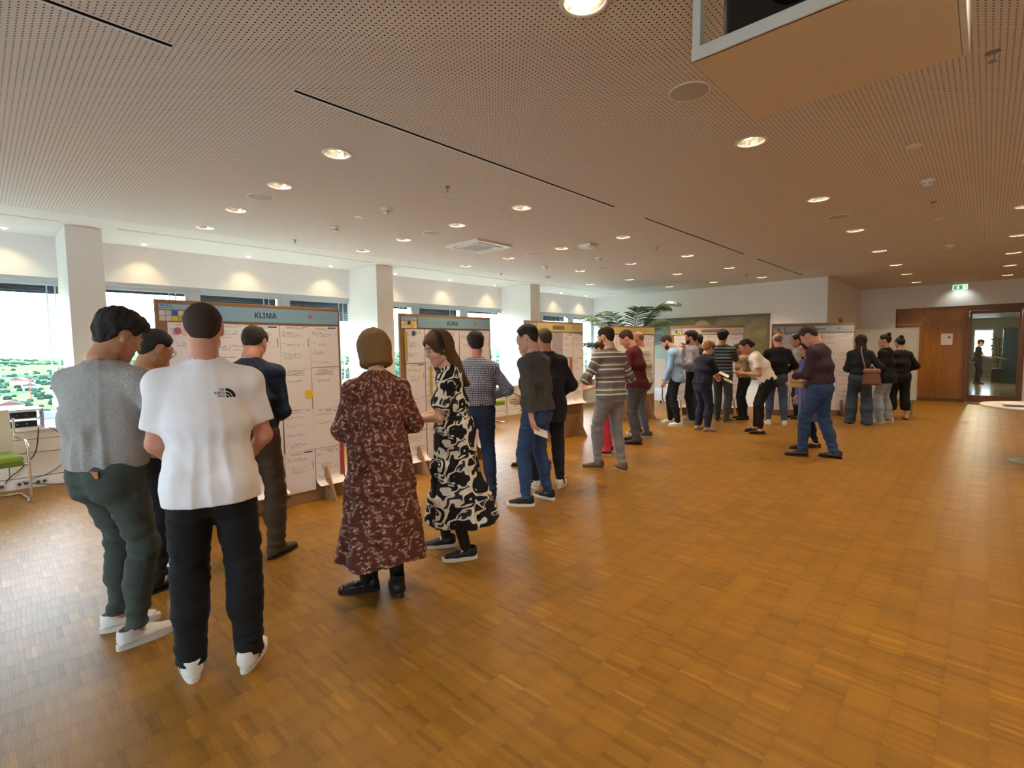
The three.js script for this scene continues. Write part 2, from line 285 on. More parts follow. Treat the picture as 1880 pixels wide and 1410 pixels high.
{
  // flush loudspeakers
  const g = lathe([[0, -0.006], [0.105, -0.006], [0.113, -0.004], [0.116, 0.003]], 36), m = mat(0xb9b3ab, 0.75), rim = lathe([[0.113, -0.004], [0.119, -0.007], [0.124, -0.003], [0.125, 0.003]], 36);
  const where = ['beside the projector box', 'between two downlights near the left windows', 'left of the air conditioning cassette', 'far along the open floor', 'just behind the air conditioning cassette', 'far above the row of boards'];
  [[3.12, -1.4], [2.08, -5.42], [4.31, -5.49], [7.38, -1.4], [6.43, -5.52], [8.58, -5.58]].forEach(([x, z], i) => { const d = thing('ceiling_speaker', `round flush ceiling loudspeaker ${where[i]}`, 'loudspeaker', [x, CEIL, z], 0, 'round ceiling loudspeakers'); obj('grille', g, m, d); obj('rim', rim, M.whitePlastic, d); });
  // smoke detectors
  const base = lathe([[0.055, 0.002], [0.055, -0.012], [0.05, -0.018], [0, -0.018]], 24), head = lathe([[0.04, -0.018], [0.04, -0.032], [0.036, -0.05], [0.024, -0.056], [0, -0.056]], 24), vents = [0, 1, 2, 3, 4, 5].map((k) => box(-0.011, 0.011, -0.042, -0.032, 0.035, 0.042).rotateY(k * Math.PI / 3));
  [[3.23, -6.08, 'near the windows above the blonde bob'], [3.22, -4.92, 'in front of the air conditioning cassette'], [6.39, -0.48, 'nearest the projector on the right'], [7.58, -6.23, 'behind the air conditioning cassette'], [7.55, -5.0, 'next to the white ceiling box'], [10.82, -0.5, 'towards the glass door'], [8.6, -7.0, 'above the palm side']].forEach(([x, z, w]) => { const d = thing('smoke_detector', `small white smoke detector ${w}`, 'smoke detector', [x, CEIL, z], 0, 'smoke detectors on the ceiling'); obj('base', base, M.whitePlastic, d); obj('head', head, M.whitePlastic, d); obj('vent_slots', vents, M.grey, d); });
  // plain round cover plates
  const plate = lathe([[0.05, 0.002], [0.05, -0.006], [0.045, -0.01], [0, -0.01]], 24);
  [[3.19, -5.42, 'between two smoke detectors'], [5.22, -0.49, 'behind the projector box'], [8.45, -0.51, 'far right over the open floor']].forEach(([x, z, w]) => tag(obj('cover_plate', at(plate.clone(), x, CEIL, z), M.whitePlastic), `small round white ceiling cover plate ${w}`, 'cover plate', 'round ceiling cover plates'));
  // sprinklers
  const rose = lathe([[0.034, 0.002], [0.034, -0.003], [0.012, -0.008], [0.009, -0.03], [0.006, -0.04]], 18), defl = lathe([[0, -0.052], [0.02, -0.05], [0.02, -0.048], [0.004, -0.046], [0.004, -0.03]], 18), arms = [bar([0.006, -0.025, 0], [0.004, -0.05, 0], 0.0022), bar([-0.006, -0.025, 0], [-0.004, -0.05, 0], 0.0022)];
  [[3.23, -3.87, 'nearest the camera left of the slot'], [3.18, -7.14, 'close to the windows on the left'], [7.42, -0.5, 'right over the open floor'], [7.6, -7.42, 'close to the windows far along'], [7.5, -3.88, 'right of the white ceiling box'], [11.68, -3.9, 'above the angled boards'], [3.88, -0.04, 'behind the projector box']].forEach(([x, z, w]) => { const d = thing('sprinkler', `small chrome ceiling sprinkler ${w}`, 'sprinkler', [x, CEIL, z], 0, 'ceiling sprinklers'); obj('rosette', rose, M.steel, d); obj('deflector', defl, M.steel, d); obj('frame_arm', arms, M.steel, d); });
  // air conditioning cassette
  const d = thing('air_conditioner', 'square white ceiling air conditioning cassette with centre grille', 'air conditioner', [5.34, CEIL, -5.68], 0);
  const P = 0.36, q = 0.2;
  obj('body', box(-0.32, 0.32, 0.01, 0.16, -0.32, 0.32), M.darkGrey, d);
  obj('panel', [rbox(-P, P, -0.03, 0.004, -P, -0.31, 0.01), rbox(-P, P, -0.03, 0.004, 0.31, P, 0.01), rbox(-P, -0.31, -0.0298, 0.004, -0.312, 0.312, 0.002), rbox(0.31, P, -0.0298, 0.004, -0.312, 0.312, 0.002), rbox(-0.31, -0.24, -0.03, 0.0, -0.31, -0.24, 0.004), rbox(0.24, 0.31, -0.03, 0, -0.31, -0.24, 0.004), rbox(-0.31, -0.24, -0.03, 0, 0.24, 0.31, 0.004), rbox(0.24, 0.31, -0.03, 0, 0.24, 0.31, 0.004)], M.whitePlastic, d);
  for (let k = 0; k < 4; k++) { const f = obj('flap', rbox(-0.235, 0.235, -0.022, -0.016, 0.255, 0.3, 0.002), M.whitePlastic, d); f.rotation.y = k * Math.PI / 2; f.rotation.z = 0; }
  obj('grille_frame', [rbox(-0.24, 0.24, -0.034, -0.006, -0.24, -0.2, 0.004), rbox(-0.24, 0.24, -0.034, -0.006, 0.2, 0.24, 0.004), rbox(-0.24, -0.2, -0.0338, -0.006, -0.202, 0.202, 0.002), rbox(0.2, 0.24, -0.0338, -0.006, -0.202, 0.202, 0.002)], M.whitePlastic, d);
  const gr = obj('grille', box(-q, q, -0.012, -0.008, -q, q), mat(0x6d6a65, 0.8), d);
  for (let k = 0; k < 14; k++) obj('grille_slat', box(-q, q, -0.03, -0.012, -q + 0.012 + k * 0.0285, -q + 0.02 + k * 0.0285), M.whitePlastic, gr);
  const b = thing('ceiling_box', 'small white wireless access box with chamfered ends on the ceiling', 'device', [6.5, CEIL, -4.49], 0);
  obj('housing', rbox(-0.11, 0.11, -0.05, 0, -0.11, 0.11, 0.012), M.whitePlastic, b); obj('cover', rbox(-0.09, 0.09, -0.06, -0.048, -0.07, 0.07, 0.008), M.white, b);
}
// projector in its open white ceiling tray
{
  const X0 = 1.885, X1 = 2.555, Z0 = -0.838, Z1 = -0.108, Y = 2.6, t = thing('projector_tray', 'white open box hung under the ceiling, beige underside', 'projector mount', [0, 0, 0]);
  const w = mat(0xdedbd4, 0.6);
  obj('bottom_board', rbox(X0, X1, Y, Y + 0.03, Z0, Z1, 0.003), mat(0xdccdb2, 0.65), t);
  obj('post', rbox(X0, X0 + 0.04, Y + 0.03, CEIL - 0.004, Z0, Z0 + 0.03, 0.003), w, t); obj('post', rbox(X1 - 0.04, X1, Y + 0.03, CEIL - 0.004, Z0, Z0 + 0.03, 0.003), w, t);
  obj('side_panel', rbox(X0, X1, Y, CEIL - 0.004, Z1 + 0.001, Z1 + 0.02, 0.003), w, t);
  obj('front_lip', rbox(X0 - 0.006, X0 + 0.012, Y, Y + 0.045, Z0, Z1, 0.003), w, t);
  const p = thing('projector', 'black projector resting in the white ceiling tray', 'projector', [0, 0, 0]);
  obj('body', rbox(X0 + 0.05, X1 - 0.06, Y + 0.035, Y + 0.3, Z0 + 0.085, Z1 - 0.07, 0.035, 4), mat(0x15110e, 0.45), p);
  const zc = Z0 + 0.33;
  const lens = obj('lens', at(lathe([[0.085, 0], [0.085, 0.03], [0.07, 0.05], [0.062, 0.05], [0.055, 0.02], [0.0, 0.012]], 36).rotateZ(Math.PI / 2), X0 + 0.06, Y + 0.17, zc), mat(0x0b0b0c, 0.2), p);
  obj('lens_ring', at(new THREE.TorusGeometry(0.075, 0.008, 8, 36).rotateY(Math.PI / 2), X0 + 0.02, Y + 0.17, zc), mat(0x242426, 0.35), lens);
  const lab = canvas(256, 64, (g, W, H) => { g.fillStyle = '#b9c400'; g.fillRect(0, 0, W, H); g.fillStyle = '#2b2d06'; g.fillRect(8, 8, 48, 48); g.fillStyle = '#b9c400'; g.beginPath(); g.moveTo(32, 14); g.lineTo(50, 50); g.lineTo(14, 50); g.fill(); g.fillStyle = '#2b2d06'; for (let k = 0; k < 4; k++) g.fillRect(70, 10 + k * 12, 170 - k * 20, 5); });
  obj('warning_label', at(new THREE.PlaneGeometry(0.14, 0.035).rotateY(-Math.PI / 2), X0 + 0.048, Y + 0.255, Z0 + 0.23), new THREE.MeshStandardMaterial({ map: lab, roughness: 0.5 }), p);
}
// emergency exit sign with its own white lamp
{
  const d = thing('exit_sign', 'illuminated green and white emergency exit sign under the ceiling', 'exit sign', [17.35, 2.97, -0.57], 0);
  const tex = canvas(512, 256, (g, W, H) => {
    g.fillStyle = '#e8fff2'; g.fillRect(0, 0, W, H); g.fillStyle = '#2aa76a'; g.fillRect(40, 36, 300, 184);
    g.fillStyle = '#f2fff8'; g.fillRect(160, 58, 50, 90); g.beginPath(); g.moveTo(110, 130); g.lineTo(260, 130); g.lineTo(185, 205); g.fill();
    g.fillStyle = '#2aa76a'; g.fillRect(410, 50, 50, 150); g.fillStyle = '#f2fff8'; g.beginPath(); g.arc(425, 74, 14, 0, 7); g.fill(); g.lineWidth = 14; g.strokeStyle = '#f2fff8'; g.beginPath(); g.moveTo(420, 96); g.lineTo(430, 140); g.lineTo(414, 190); g.moveTo(430, 140); g.lineTo(452, 184); g.moveTo(400, 130); g.lineTo(424, 104); g.lineTo(452, 128); g.stroke();
  });
  obj('housing', rbox(0.0, 0.03, -0.075, 0.13, -0.155, 0.155, 0.006), M.whitePlastic, d);
  obj('sign_screen', at(new THREE.PlaneGeometry(0.29, 0.145).rotateY(-Math.PI / 2), -0.002, 0.0, 0), new THREE.MeshStandardMaterial({ map: tex, emissiveMap: tex, emissive: 0xffffff, emissiveIntensity: 0.6, roughness: 0.4 }), d);
  const s = new THREE.SpotLight(new THREE.Color(0.92, 1, 0.95), 0.28, 0, rad(62), 0.5, 2); s.position.set(0.06, -0.05, 0); s.target.position.set(0.7, -0.7, 0); s.castShadow = true; s.shadow.radius = 2; d.add(s, s.target);
}

// ------------------------------------------------------------------ sheets of paper
function writing(g, x, y, w, n, lead, h, col, dens = 0.8) {
  g.fillStyle = col;
  for (let k = 0; k < n; k++) { let p = x; const end = x + w * rr(0.45, 1); while (p < end) { const l = rr(h * 0.8, h * 4.5); if (rnd() < dens + 0.15) g.fillRect(p, y + k * lead + rr(-0.4, 0.4), Math.min(l, end - p), h * rr(0.5, 0.8)); p += l + h * 0.9; } }
}
const sheetTex = [];
for (let k = 0; k < 10; k++) sheetTex.push(canvas(297, 420, (g, W, H) => {
  g.fillStyle = '#efe7e6'; g.fillRect(0, 0, W, H);
  writing(g, 60, 16, 170, 2, 10, 5, '#5a5661', 0.9); if (k % 3 === 0) { g.fillStyle = '#31459a'; g.fillRect(190, 10, 84, 13); } else writing(g, 210, 12, 66, 1, 9, 5, '#49659c');
  let y = 50; const n = 2 + Math.floor(rnd() * 3);
  for (let b = 0; b < n && y < 360; b++) { const rows = 2 + Math.floor(rnd() * 6); writing(g, 16, y, 46, 1, 9, 4, '#6c6873'); writing(g, b % 2 ? 60 : 22, y + 12, 215, rows, 10, 4.5, ['#55525c', '#77727d', '#4b5a86', '#8d6a6a'][Math.floor(rnd() * 4)], 0.6); y += 34 + rows * 10 + rr(8, 46); }
  if (k % 2) { g.fillStyle = '#2e2d36'; for (let q = 0; q < 9; q++) g.fillRect(270, 120 + q * 10, 7, 7); }
  if (k % 4 === 1) for (const [cx, c] of [[150, '#93a07a'], [180, '#a0a184'], [230, '#84986f']]) { g.fillStyle = c; g.beginPath(); g.arc(cx, 40, 11, 0, 7); g.fill(); g.fillStyle = '#e8e4dc'; g.fillRect(cx - 3, 34, 6, 9); }
  if (k === 2) { g.strokeStyle = '#2c2933'; g.lineWidth = 3; for (let q = 0; q < 3; q++) { g.beginPath(); g.moveTo(60, 40 + q * 16); for (let p = 0; p < 14; p++) g.lineTo(60 + p * 13, 40 + q * 16 + rr(-6, 6)); g.stroke(); } }
  g.strokeStyle = '#c9bfc2'; g.lineWidth = 1.5; g.strokeRect(1, 1, W - 2, H - 2);
}));
const sheetMat = sheetTex.map((t) => new THREE.MeshStandardMaterial({ map: t, roughness: 0.75 }));
const paper = mat(0xefe9e6, 0.75), greyPaper = mat(0xb3a9b4, 0.75);
function sheetGeo(w, h, curl = 0) {   // hung sheet, top edge at y = 0, lower part curling forwards
  const g = new THREE.PlaneGeometry(w, h, 1, 8); g.translate(0, -h / 2, 0); const p = g.attributes.position;
  for (let i = 0; i < p.count; i++) { const t = clamp((-p.getY(i) / h - 0.72) / 0.28, 0, 1); p.setZ(i, p.getZ(i) + curl * t * t); p.setY(i, p.getY(i) + Math.abs(curl) * 0.45 * t * t); }
  g.computeVertexNormals(); return g;
}
const SHEET = sheetGeo(0.303, 0.421), SHEETCURL = sheetGeo(0.303, 0.421, 0.1), STRIP = sheetGeo(0.05, 0.4);
function headerTex(text, bg, o = {}) {
  return canvas(1024, 92, (g, W, H) => {
    g.fillStyle = bg; g.fillRect(0, 0, W, H);
    g.font = `bold ${o.size ?? 46}px sans-serif`; g.textAlign = 'center'; g.textBaseline = 'middle';
    if (o.boxed) { const w = o.worn ? 262 : g.measureText(text).width; g.fillStyle = o.boxed; g.fillRect(W * 0.45 - w / 2 - 10, H / 2 - 24, w + 20, 48); }
    g.fillStyle = o.ink ?? '#1d2b3d'; if (o.worn) { for (let k = 0; k < 13; k++) { const x = W * 0.45 - 130 + k * 20; g.fillRect(x, H / 2 - 13, 4, 26); if (k % 3) g.fillRect(x, H / 2 + (k % 2 ? -13 : 9), 12, 4); g.fillRect(x + 9, H / 2 - 8 + (k % 4) * 3, 4, 15); } } else g.fillText(text, W * 0.45, H / 2 + 2);
    // small red heraldic lion beside three lines of small print
    const lx = W * 0.765, ly = H * 0.3; g.strokeStyle = g.fillStyle = o.lion ?? '#c2474f'; g.lineWidth = 5; g.lineCap = 'round';
    g.beginPath(); g.moveTo(lx + 4, ly + 2); g.lineTo(lx + 13, ly + 16); g.lineTo(lx + 7, ly + 30); g.moveTo(lx + 12, ly + 18); g.lineTo(lx + 21, ly + 31); g.moveTo(lx + 7, ly + 9); g.lineTo(lx - 4, ly + 13); g.moveTo(lx + 9, ly + 14); g.lineTo(lx - 3, ly + 21); g.moveTo(lx + 17, ly + 22); g.bezierCurveTo(lx + 30, ly + 14, lx + 16, ly + 6, lx + 24, ly - 2); g.stroke(); g.beginPath(); g.arc(lx + 3, ly, 5, 0, 7); g.fill();
    g.fillStyle = '#6f8797'; g.fillRect(lx + 40, ly - 6, 2, 42); writing(g, lx + 50, ly - 2, 170, 3, 14, 5, o.small ?? '#8795a8', 0.9);
  });
}
function cornerTex(cells) {
  return canvas(256, 160, (g, W, H) => {
    g.fillStyle = '#9a7552'; g.fillRect(0, 0, W, H); g.fillStyle = '#9fbfd0'; g.fillRect(4, 4, W - 8, 48); writing(g, 14, 14, 200, 2, 20, 8, '#27486b', 0.95);
    cells.forEach((c, i) => { g.fillStyle = c; g.fillRect(6 + (i % 5) * 49, 62 + Math.floor(i / 5) * 48, 45, 44); });
  });
}
const cellsA = ['#e4dcd0', '#c9c6cf', '#2a64b8', '#e3d9b4', '#d9cda8', '#ded4b4', '#d9d0c4', '#e4cf38', '#dcae3a', '#e6dcc2'], cellsB = ['#e4dcc0', '#c9c6cf', '#3c3a48', '#e8cf44', '#e6d98a', '#e4d9a0', '#e2dccb', '#e8d24a', '#e2c23a', '#e6dcc2'];
const corner = [cornerTex(cellsA), cornerTex(cellsB)].map((t) => new THREE.MeshStandardMaterial({ map: t, roughness: 0.7 }));
// a free-standing cardboard display board; local x along the board, front towards +z
function board(o) {
  const W = o.w, H = o.h ?? 2.0, t = thing('display_board', o.label, 'display board', [o.p[0], 0, o.p[1]], o.turn ?? 0, 'cardboard display boards with sheets of notes');
  obj('cardboard_panel', rbox(-W / 2, W / 2, 0, H, -0.035, 0, 0.004), M.card, t);
  const hx = -W / 2 + 0.02, cw = 0.24;
  const hd = obj('header_strip', at(new THREE.PlaneGeometry(W - cw - 0.05, 0.135), cw / 2 + 0.005, 1.9, 0.004), new THREE.MeshStandardMaterial({ map: o.header, roughness: 0.6 }), t);
  obj('title_corner', at(new THREE.PlaneGeometry(cw, 0.15), hx + cw / 2, 1.893, 0.004), corner[o.cells ?? 0], t);
  const cols = 5, dx = (W - 0.1) / cols;
  let k = o.seed ?? 0;
  for (let r = 0; r < (o.rows ?? 4); r++) for (let c = 0; c < cols; c++) {
    if (o.skip?.(r, c)) continue;
    const curl = r === (o.rows ?? 4) - 1 && (c + k) % 3 === 1, m = (o.grey && r === 0 && c === 2) ? greyPaper : sheetMat[(k = (k * 7 + 3 + c + r) % 10)];
    const s = obj('paper_sheet', curl ? SHEETCURL : SHEET, m, t); s.scale.x = dx / 0.306; s.position.set(-W / 2 + 0.075 + dx * (c + 0.5) + rr(-0.006, 0.006), 1.812 - r * 0.424 + rr(-0.006, 0.003), 0.006 + 0.002 * (c % 2)); s.rotation.z = rr(-0.012, 0.012);
  }
  for (const [x, y, c, h] of o.strips ?? []) { const s = obj('label_strip', new THREE.BoxGeometry(0.04, h ?? 0.37, 0.003), mat(c, 0.7), t); s.position.set(x, y, 0.012); }
  for (const [x, y, c] of o.stickers ?? []) { const s = obj('sticker', new THREE.CylinderGeometry(0.03, 0.03, 0.002, 20).rotateX(Math.PI / 2), mat(c, 0.7), t); s.position.set(x, y, 0.0105); }
  for (const [x, y] of o.notes ?? []) { const s = obj('sticky_note', new THREE.BoxGeometry(0.075, 0.075, 0.003), mat(0xf0cf18, 0.7), t); s.position.set(x, y, 0.018); s.rotation.z = 0.06; }
  // cardboard feet: slotted triangular fins
  const sh = new THREE.Shape([[0, 0], [0.24, 0], [0.05, 0.34], [0, 0.34]].map((p) => new THREE.Vector2(...p)));
  for (const [hx2, hy2] of [[0.06, 0.05], [0.06, 0.13], [0.045, 0.21]]) { const h = new THREE.Path(); h.absellipse(hx2 + 0.03, hy2, 0.02, 0.01, 0, Math.PI * 2, true); sh.holes.push(h); }
  const fin = new THREE.ExtrudeGeometry(sh, { depth: 0.02, bevelEnabled: false }).rotateY(-Math.PI / 2);
  for (const x of [-W * 0.36, W * 0.36]) { const f1 = obj('foot', fin, M.card, t); f1.position.set(x + 0.01, 0, 0); const f2 = obj('foot', fin, M.card, t); f2.position.set(x - 0.01, 0, -0.035); f2.rotation.y = Math.PI; }
  if (o.print) { const m = canvas(256, 48, (g, w, h) => { g.fillStyle = '#9a7552'; g.fillRect(0, 0, w, h); g.fillStyle = '#3a2b1e'; for (let k = 0; k < 10; k++) { g.fillRect(10 + k * 19, k % 3 ? 18 : 8, 5, k % 3 ? 18 : 28); g.fillRect(10 + k * 19, k % 2 ? 31 : 18, 13, 5); } g.fillRect(214, 8, 30, 30); g.fillStyle = '#9a7552'; g.fillRect(222, 16, 6, 14); g.fillRect(232, 16, 6, 14); }); obj('printed_mark', at(new THREE.PlaneGeometry(0.3, 0.056), W * 0.05, 0.1, 0.002), new THREE.MeshStandardMaterial({ map: m, roughness: 0.85 }), t); }
  return t;
}
board({ p: [1.87, -5.03], w: 1.66, turn: rad(2.2), header: headerTex('KLIMA', '#8db3c6', { size: 50 }), label: 'cardboard display board with blue header KLIMA behind the man in the white T-shirt', cells: 0, seed: 1, print: true, skip: (r, c) => r === 3 && c === 0, notes: [[0.45, 1.12]], stickers: [[-0.68, 1.74, 0xc4687c], [-0.55, 1.75, 0xa9aa8a]], strips: [[0.79, 0.4, 0xb5485c, 0.36]] });
board({ p: [4.32, -5.2], w: 1.54, turn: 0, header: headerTex('KLIMA', '#8fb0bd', { size: 50 }), label: 'cardboard display board with blue header KLIMA behind the woman with the black hairband', cells: 1, seed: 4, strips: [[-0.69, 1.6, 0xc8ab55], [-0.32, 1.16, 0xc8ab55]], stickers: [[-0.57, 1.76, 0x4d4a6a]] });
board({ p: [6.73, -5.3], w: 1.53, turn: rad(-1), header: headerTex('NATURSCHUTZ', '#cfc183', { size: 34, boxed: '#8f8760', ink: '#4f4a38', lion: '#9a7a58', small: '#a59c70' }), label: 'cardboard display board with yellow header NATURSCHUTZ in front of the palm', cells: 1, seed: 6, rows: 3, grey: true, strips: [[0.365, 1.19, 0xbf8040], [0.41, 1.19, 0xbf8040]] });
board({ p: [9.5, -5.5], w: 1.5, turn: rad(-14), header: headerTex('', '#cdbd80', { size: 34, ink: '#4f4a38', lion: '#9a7a58', small: '#a59c70' }), label: 'cardboard display board with yellow header half hidden behind the dark red sweater', cells: 1, seed: 2, rows: 3 });
board({ p: [11.45, -4.66], w: 1.64, h: 2.03, turn: rad(-52), header: headerTex('', '#d2c9c0', { worn: true, boxed: '#8d8780', ink: '#4b4744', lion: '#b3a8a0', small: '#a8a0a0' }), label: 'angled display board with white header and boxed grey title in front of the painting', cells: 0, seed: 5, strips: [[-0.4, 0.5, 0xc24a5c, 0.1]] });
board({ p: [12.62, -2.8], w: 1.68, h: 2.03, turn: rad(-56), header: headerTex('RESSOURCEN', '#b3bec8', { size: 44, lion: '#5a5560', small: '#a8a0a0' }), label: 'angled display board with pale blue header behind the man in the purple shirt', cells: 0, seed: 8 });
{
  const t = thing('pinboard', 'plain pale pinboard on legs behind the two women with hair buns', 'pinboard', [13.9, 0, -1.72], rad(-88));
  obj('panel', rbox(-0.62, 0.62, 0.35, 1.88, -0.02, 0.02, 0.004), mat(0xc6bfae, 0.8), t);
  obj('frame', [box(-0.64, 0.64, 1.87, 1.9, -0.025, 0.025), box(-0.64, 0.64, 0.33, 0.36, -0.025, 0.025), box(-0.64, -0.61, 0.36, 1.87, -0.025, 0.025), box(0.61, 0.64, 0.36, 1.87, -0.025, 0.025)], mat(0xb9b4a8, 0.5), t);
  for (const x of [-0.56, 0.56]) obj('leg', [bar([x, 0, -0.25], [x, 0, 0.25], 0.016), bar([x, 0, 0], [x, 0.5, 0], 0.016)], M.steel, t);
}
{
  const t = thing('whiteboard', 'mobile whiteboard on a grey castored stand below the painting', 'whiteboard', [12.95, 0, -6.9], rad(-70));
  obj('panel', rbox(-0.45, 0.45, 0.42, 1.22, -0.015, 0.015, 0.006), mat(0xe8e6e0, 0.35), t);
  for (const x of [-0.36, 0.36]) { const l = obj('leg', [bar([x, 0.08, -0.045], [x, 0.98, -0.045], 0.02), bar([x, 0.08, -0.32], [x, 0.08, 0.3], 0.018)], M.steel, t); for (const z of [-0.32, 0.3]) obj('caster', [at(new THREE.CylinderGeometry(0.035, 0.035, 0.02, 16).rotateZ(Math.PI / 2), x, 0.036, z), rbox(x - 0.02, x + 0.02, 0.05, 0.085, z - 0.02, z + 0.02, 0.004)], M.black, l); }
  obj('clamp', rbox(-0.4, -0.32, 0.84, 0.98, -0.075, -0.015, 0.008), M.steel, t);
}
// wide framed painting: soft generic shapes in green and ochre
{
  const t = thing('painting', 'wide framed painting in dark green and ochre tones', 'painting', [XW, 1.5, -5.66]);
  const tex = canvas(1024, 512, (g, W, H) => {
    const gr = g.createLinearGradient(0, 0, W, 0); gr.addColorStop(0, '#4f5f55'); gr.addColorStop(0.25, '#55604c'); gr.addColorStop(0.4, '#75673c'); gr.addColorStop(0.7, '#7a6b3a'); gr.addColorStop(1, '#6a5a34'); g.fillStyle = gr; g.fillRect(0, 0, W, H);
    for (let k = 0; k < 420; k++) { g.globalAlpha = rr(0.04, 0.16); g.fillStyle = ['#2f4440', '#8a7f4c', '#3b3a28', '#9aa082', '#5d4e2a'][k % 5]; g.beginPath(); g.ellipse(rnd() * W, rnd() * H, rr(10, 90), rr(8, 40), rr(-1, 1), 0, 7); g.fill(); }
    g.globalAlpha = 0.8; g.fillStyle = '#b6a882'; g.beginPath(); g.ellipse(520, 62, 62, 46, 0.1, 0, 7); g.fill();
    g.globalAlpha = 0.6; g.fillStyle = '#9fae9e'; g.beginPath(); g.ellipse(130, 330, 90, 110, 0.3, 0, 7); g.fill(); g.fillStyle = '#27352f'; g.beginPath(); g.ellipse(90, 170, 80, 40, -0.4, 0, 7); g.fill();
  });
  const w = 3.32, h = 1.56;
  obj('canvas', at(new THREE.PlaneGeometry(w, h).rotateY(-Math.PI / 2), -0.035, 0.02, 0), new THREE.MeshStandardMaterial({ map: tex, roughness: 0.35 }), t);
  for (const g of [box(-0.06, 0, h / 2 + 0.02, h / 2 + 0.07, -w / 2 - 0.05, w / 2 + 0.05), box(-0.06, 0, -h / 2 - 0.03, -h / 2 + 0.02, -w / 2 - 0.05, w / 2 + 0.05), box(-0.06, 0, -h / 2 + 0.02, h / 2 + 0.02, -w / 2 - 0.05, -w / 2), box(-0.06, 0, -h / 2 + 0.02, h / 2 + 0.02, w / 2, w / 2 + 0.05)]) obj('frame', g, mat(0x5e4d2a, 0.45), t);
  obj('backing', box(-0.033, 0, -h / 2, h / 2 + 0.03, -w / 2, w / 2), M.darkGrey, t);
}
// notice, switch panel, shelf with hat
{
  const tex = canvas(256, 320, (g, W, H) => { g.fillStyle = '#ded2cc'; g.fillRect(0, 0, W, H); g.fillStyle = '#5b6470'; g.fillRect(150, 80, 60, 60); writing(g, 40, 70, 90, 4, 14, 6, '#9a8f92'); writing(g, 40, 190, 150, 3, 14, 5, '#a3989a'); });
  const t = thing('notice', 'white paper notice taped to the wooden panel', 'notice', [XD + 0.056, 1.66, -0.8]);
  obj('sheet', new THREE.BoxGeometry(0.004, 0.3, 0.235), new THREE.MeshStandardMaterial({ color: 0xded2cc, roughness: 0.7 }), t);
  obj('print', at(new THREE.PlaneGeometry(0.235, 0.3).rotateY(-Math.PI / 2), -0.0035, 0, 0), new THREE.MeshStandardMaterial({ map: tex, roughness: 0.7 }), t);
  const s = thing('switch_panel', 'grey switch panel on the recess wall above the boards', 'switch panel', [14.95, 2.1, ZR]);
  obj('plate', rbox(-0.2, 0.2, -0.12, 0.12, 0, 0.02, 0.006), mat(0xaaa59b, 0.5), s); obj('display', rbox(-0.14, 0.02, -0.07, 0.07, 0.018, 0.026, 0.004), mat(0x6f716f, 0.3), s); obj('button', rbox(0.06, 0.12, -0.06, 0.06, 0.018, 0.028, 0.004), mat(0x7d7a66, 0.5), s);
  const sh = thing('coat_shelf', 'narrow dark metal hat shelf on the recess wall', 'shelf', [15.35, 1.92, ZR]);
  obj('board', [0, 1, 2, 3, 4].map((k) => bar([-0.5, 0, 0.05 + k * 0.06], [0.75, 0, 0.05 + k * 0.06], 0.01)), M.darkGrey, sh); obj('bracket', [box(-0.45, -0.43, -0.1, 0.01, 0, 0.3), box(0.68, 0.7, -0.1, 0.01, 0, 0.3)], M.darkGrey, sh);
  const hat = thing('hat', 'dark brimmed hat lying on the hat shelf', 'hat', [15.2, 1.935, ZR + 0.17]);
  obj('crown', lathe([[0.1, 0], [0.1, 0.06], [0.085, 0.1], [0.05, 0.115], [0, 0.11]], 24), mat(0x15100e, 0.9), hat); obj('brim', lathe([[0.09, 0.0], [0.16, 0.004], [0.165, 0.012], [0.09, 0.012]], 24), mat(0x15100e, 0.9), hat);
}
// ------------------------------------------------------------------ chairs along the window
function chair(label, x, z, turn) {
  const t = thing('cantilever_chair', label, 'chair', [x, 0, z], turn, 'chrome cantilever chairs along the windows');
  const leather = mat(0xd9d3c0, 0.6), green = mat(0x86a03e, 0.85);
  for (const s of [-1, 1]) obj('side_frame', tube([[s * 0.27, 0.86, -0.24], [s * 0.27, 0.66, -0.235], [s * 0.28, 0.645, -0.16], [s * 0.28, 0.645, 0.16], [s * 0.28, 0.6, 0.245], [s * 0.28, 0.3, 0.255], [s * 0.28, 0.05, 0.25], [s * 0.28, 0.014, 0.19], [s * 0.28, 0.014, -0.22]], 0.0125, 60, 10, 0.2), M.chrome, t);
  obj('floor_bar', bar([-0.28, 0.014, -0.22], [0.28, 0.014, -0.22], 0.0125), M.chrome, t); obj('cross_bar', [bar([-0.28, 0.4, 0.22], [0.28, 0.4, 0.22], 0.011), bar([-0.28, 0.4, -0.1], [0.28, 0.4, -0.1], 0.011), bar([-0.28, 0.44, 0.22], [-0.28, 0.4, 0.22], 0.011)], M.chrome, t);
  for (const s of [-1, 1]) obj('glide', rbox(s * 0.28 - 0.02, s * 0.28 + 0.02, 0, 0.022, 0.16, 0.2, 0.004), mat(0xe6dcc4, 0.5), t);
  const b = new RoundedBoxGeometry(0.5, 0.47, 0.035, 3, 0.016); { const p = b.attributes.position; for (let i = 0; i < p.count; i++) p.setZ(i, p.getZ(i) - 0.03 * Math.cos(p.getX(i) * 3.2) + 0.08 * (-p.getY(i))); b.computeVertexNormals(); }
  obj('backrest', at(b, 0, 0.72, -0.23), leather, t);
  const c = new RoundedBoxGeometry(0.5, 0.07, 0.46, 4, 0.03); obj('seat', at(c, 0, 0.465, 0.02), green, t); obj('seat_shell', at(new RoundedBoxGeometry(0.5, 0.04, 0.45, 3, 0.015), 0, 0.415, 0.02), mat(0x6f8735, 0.85), t);
  return t;
}
chair('chrome cantilever chair with cream back and green cushion under the audio rack', 0.02, -7.55, rad(8));
chair('chrome cantilever chair by the windows seen between the first board and the brown dress', 3.72, -7.6, rad(-4));
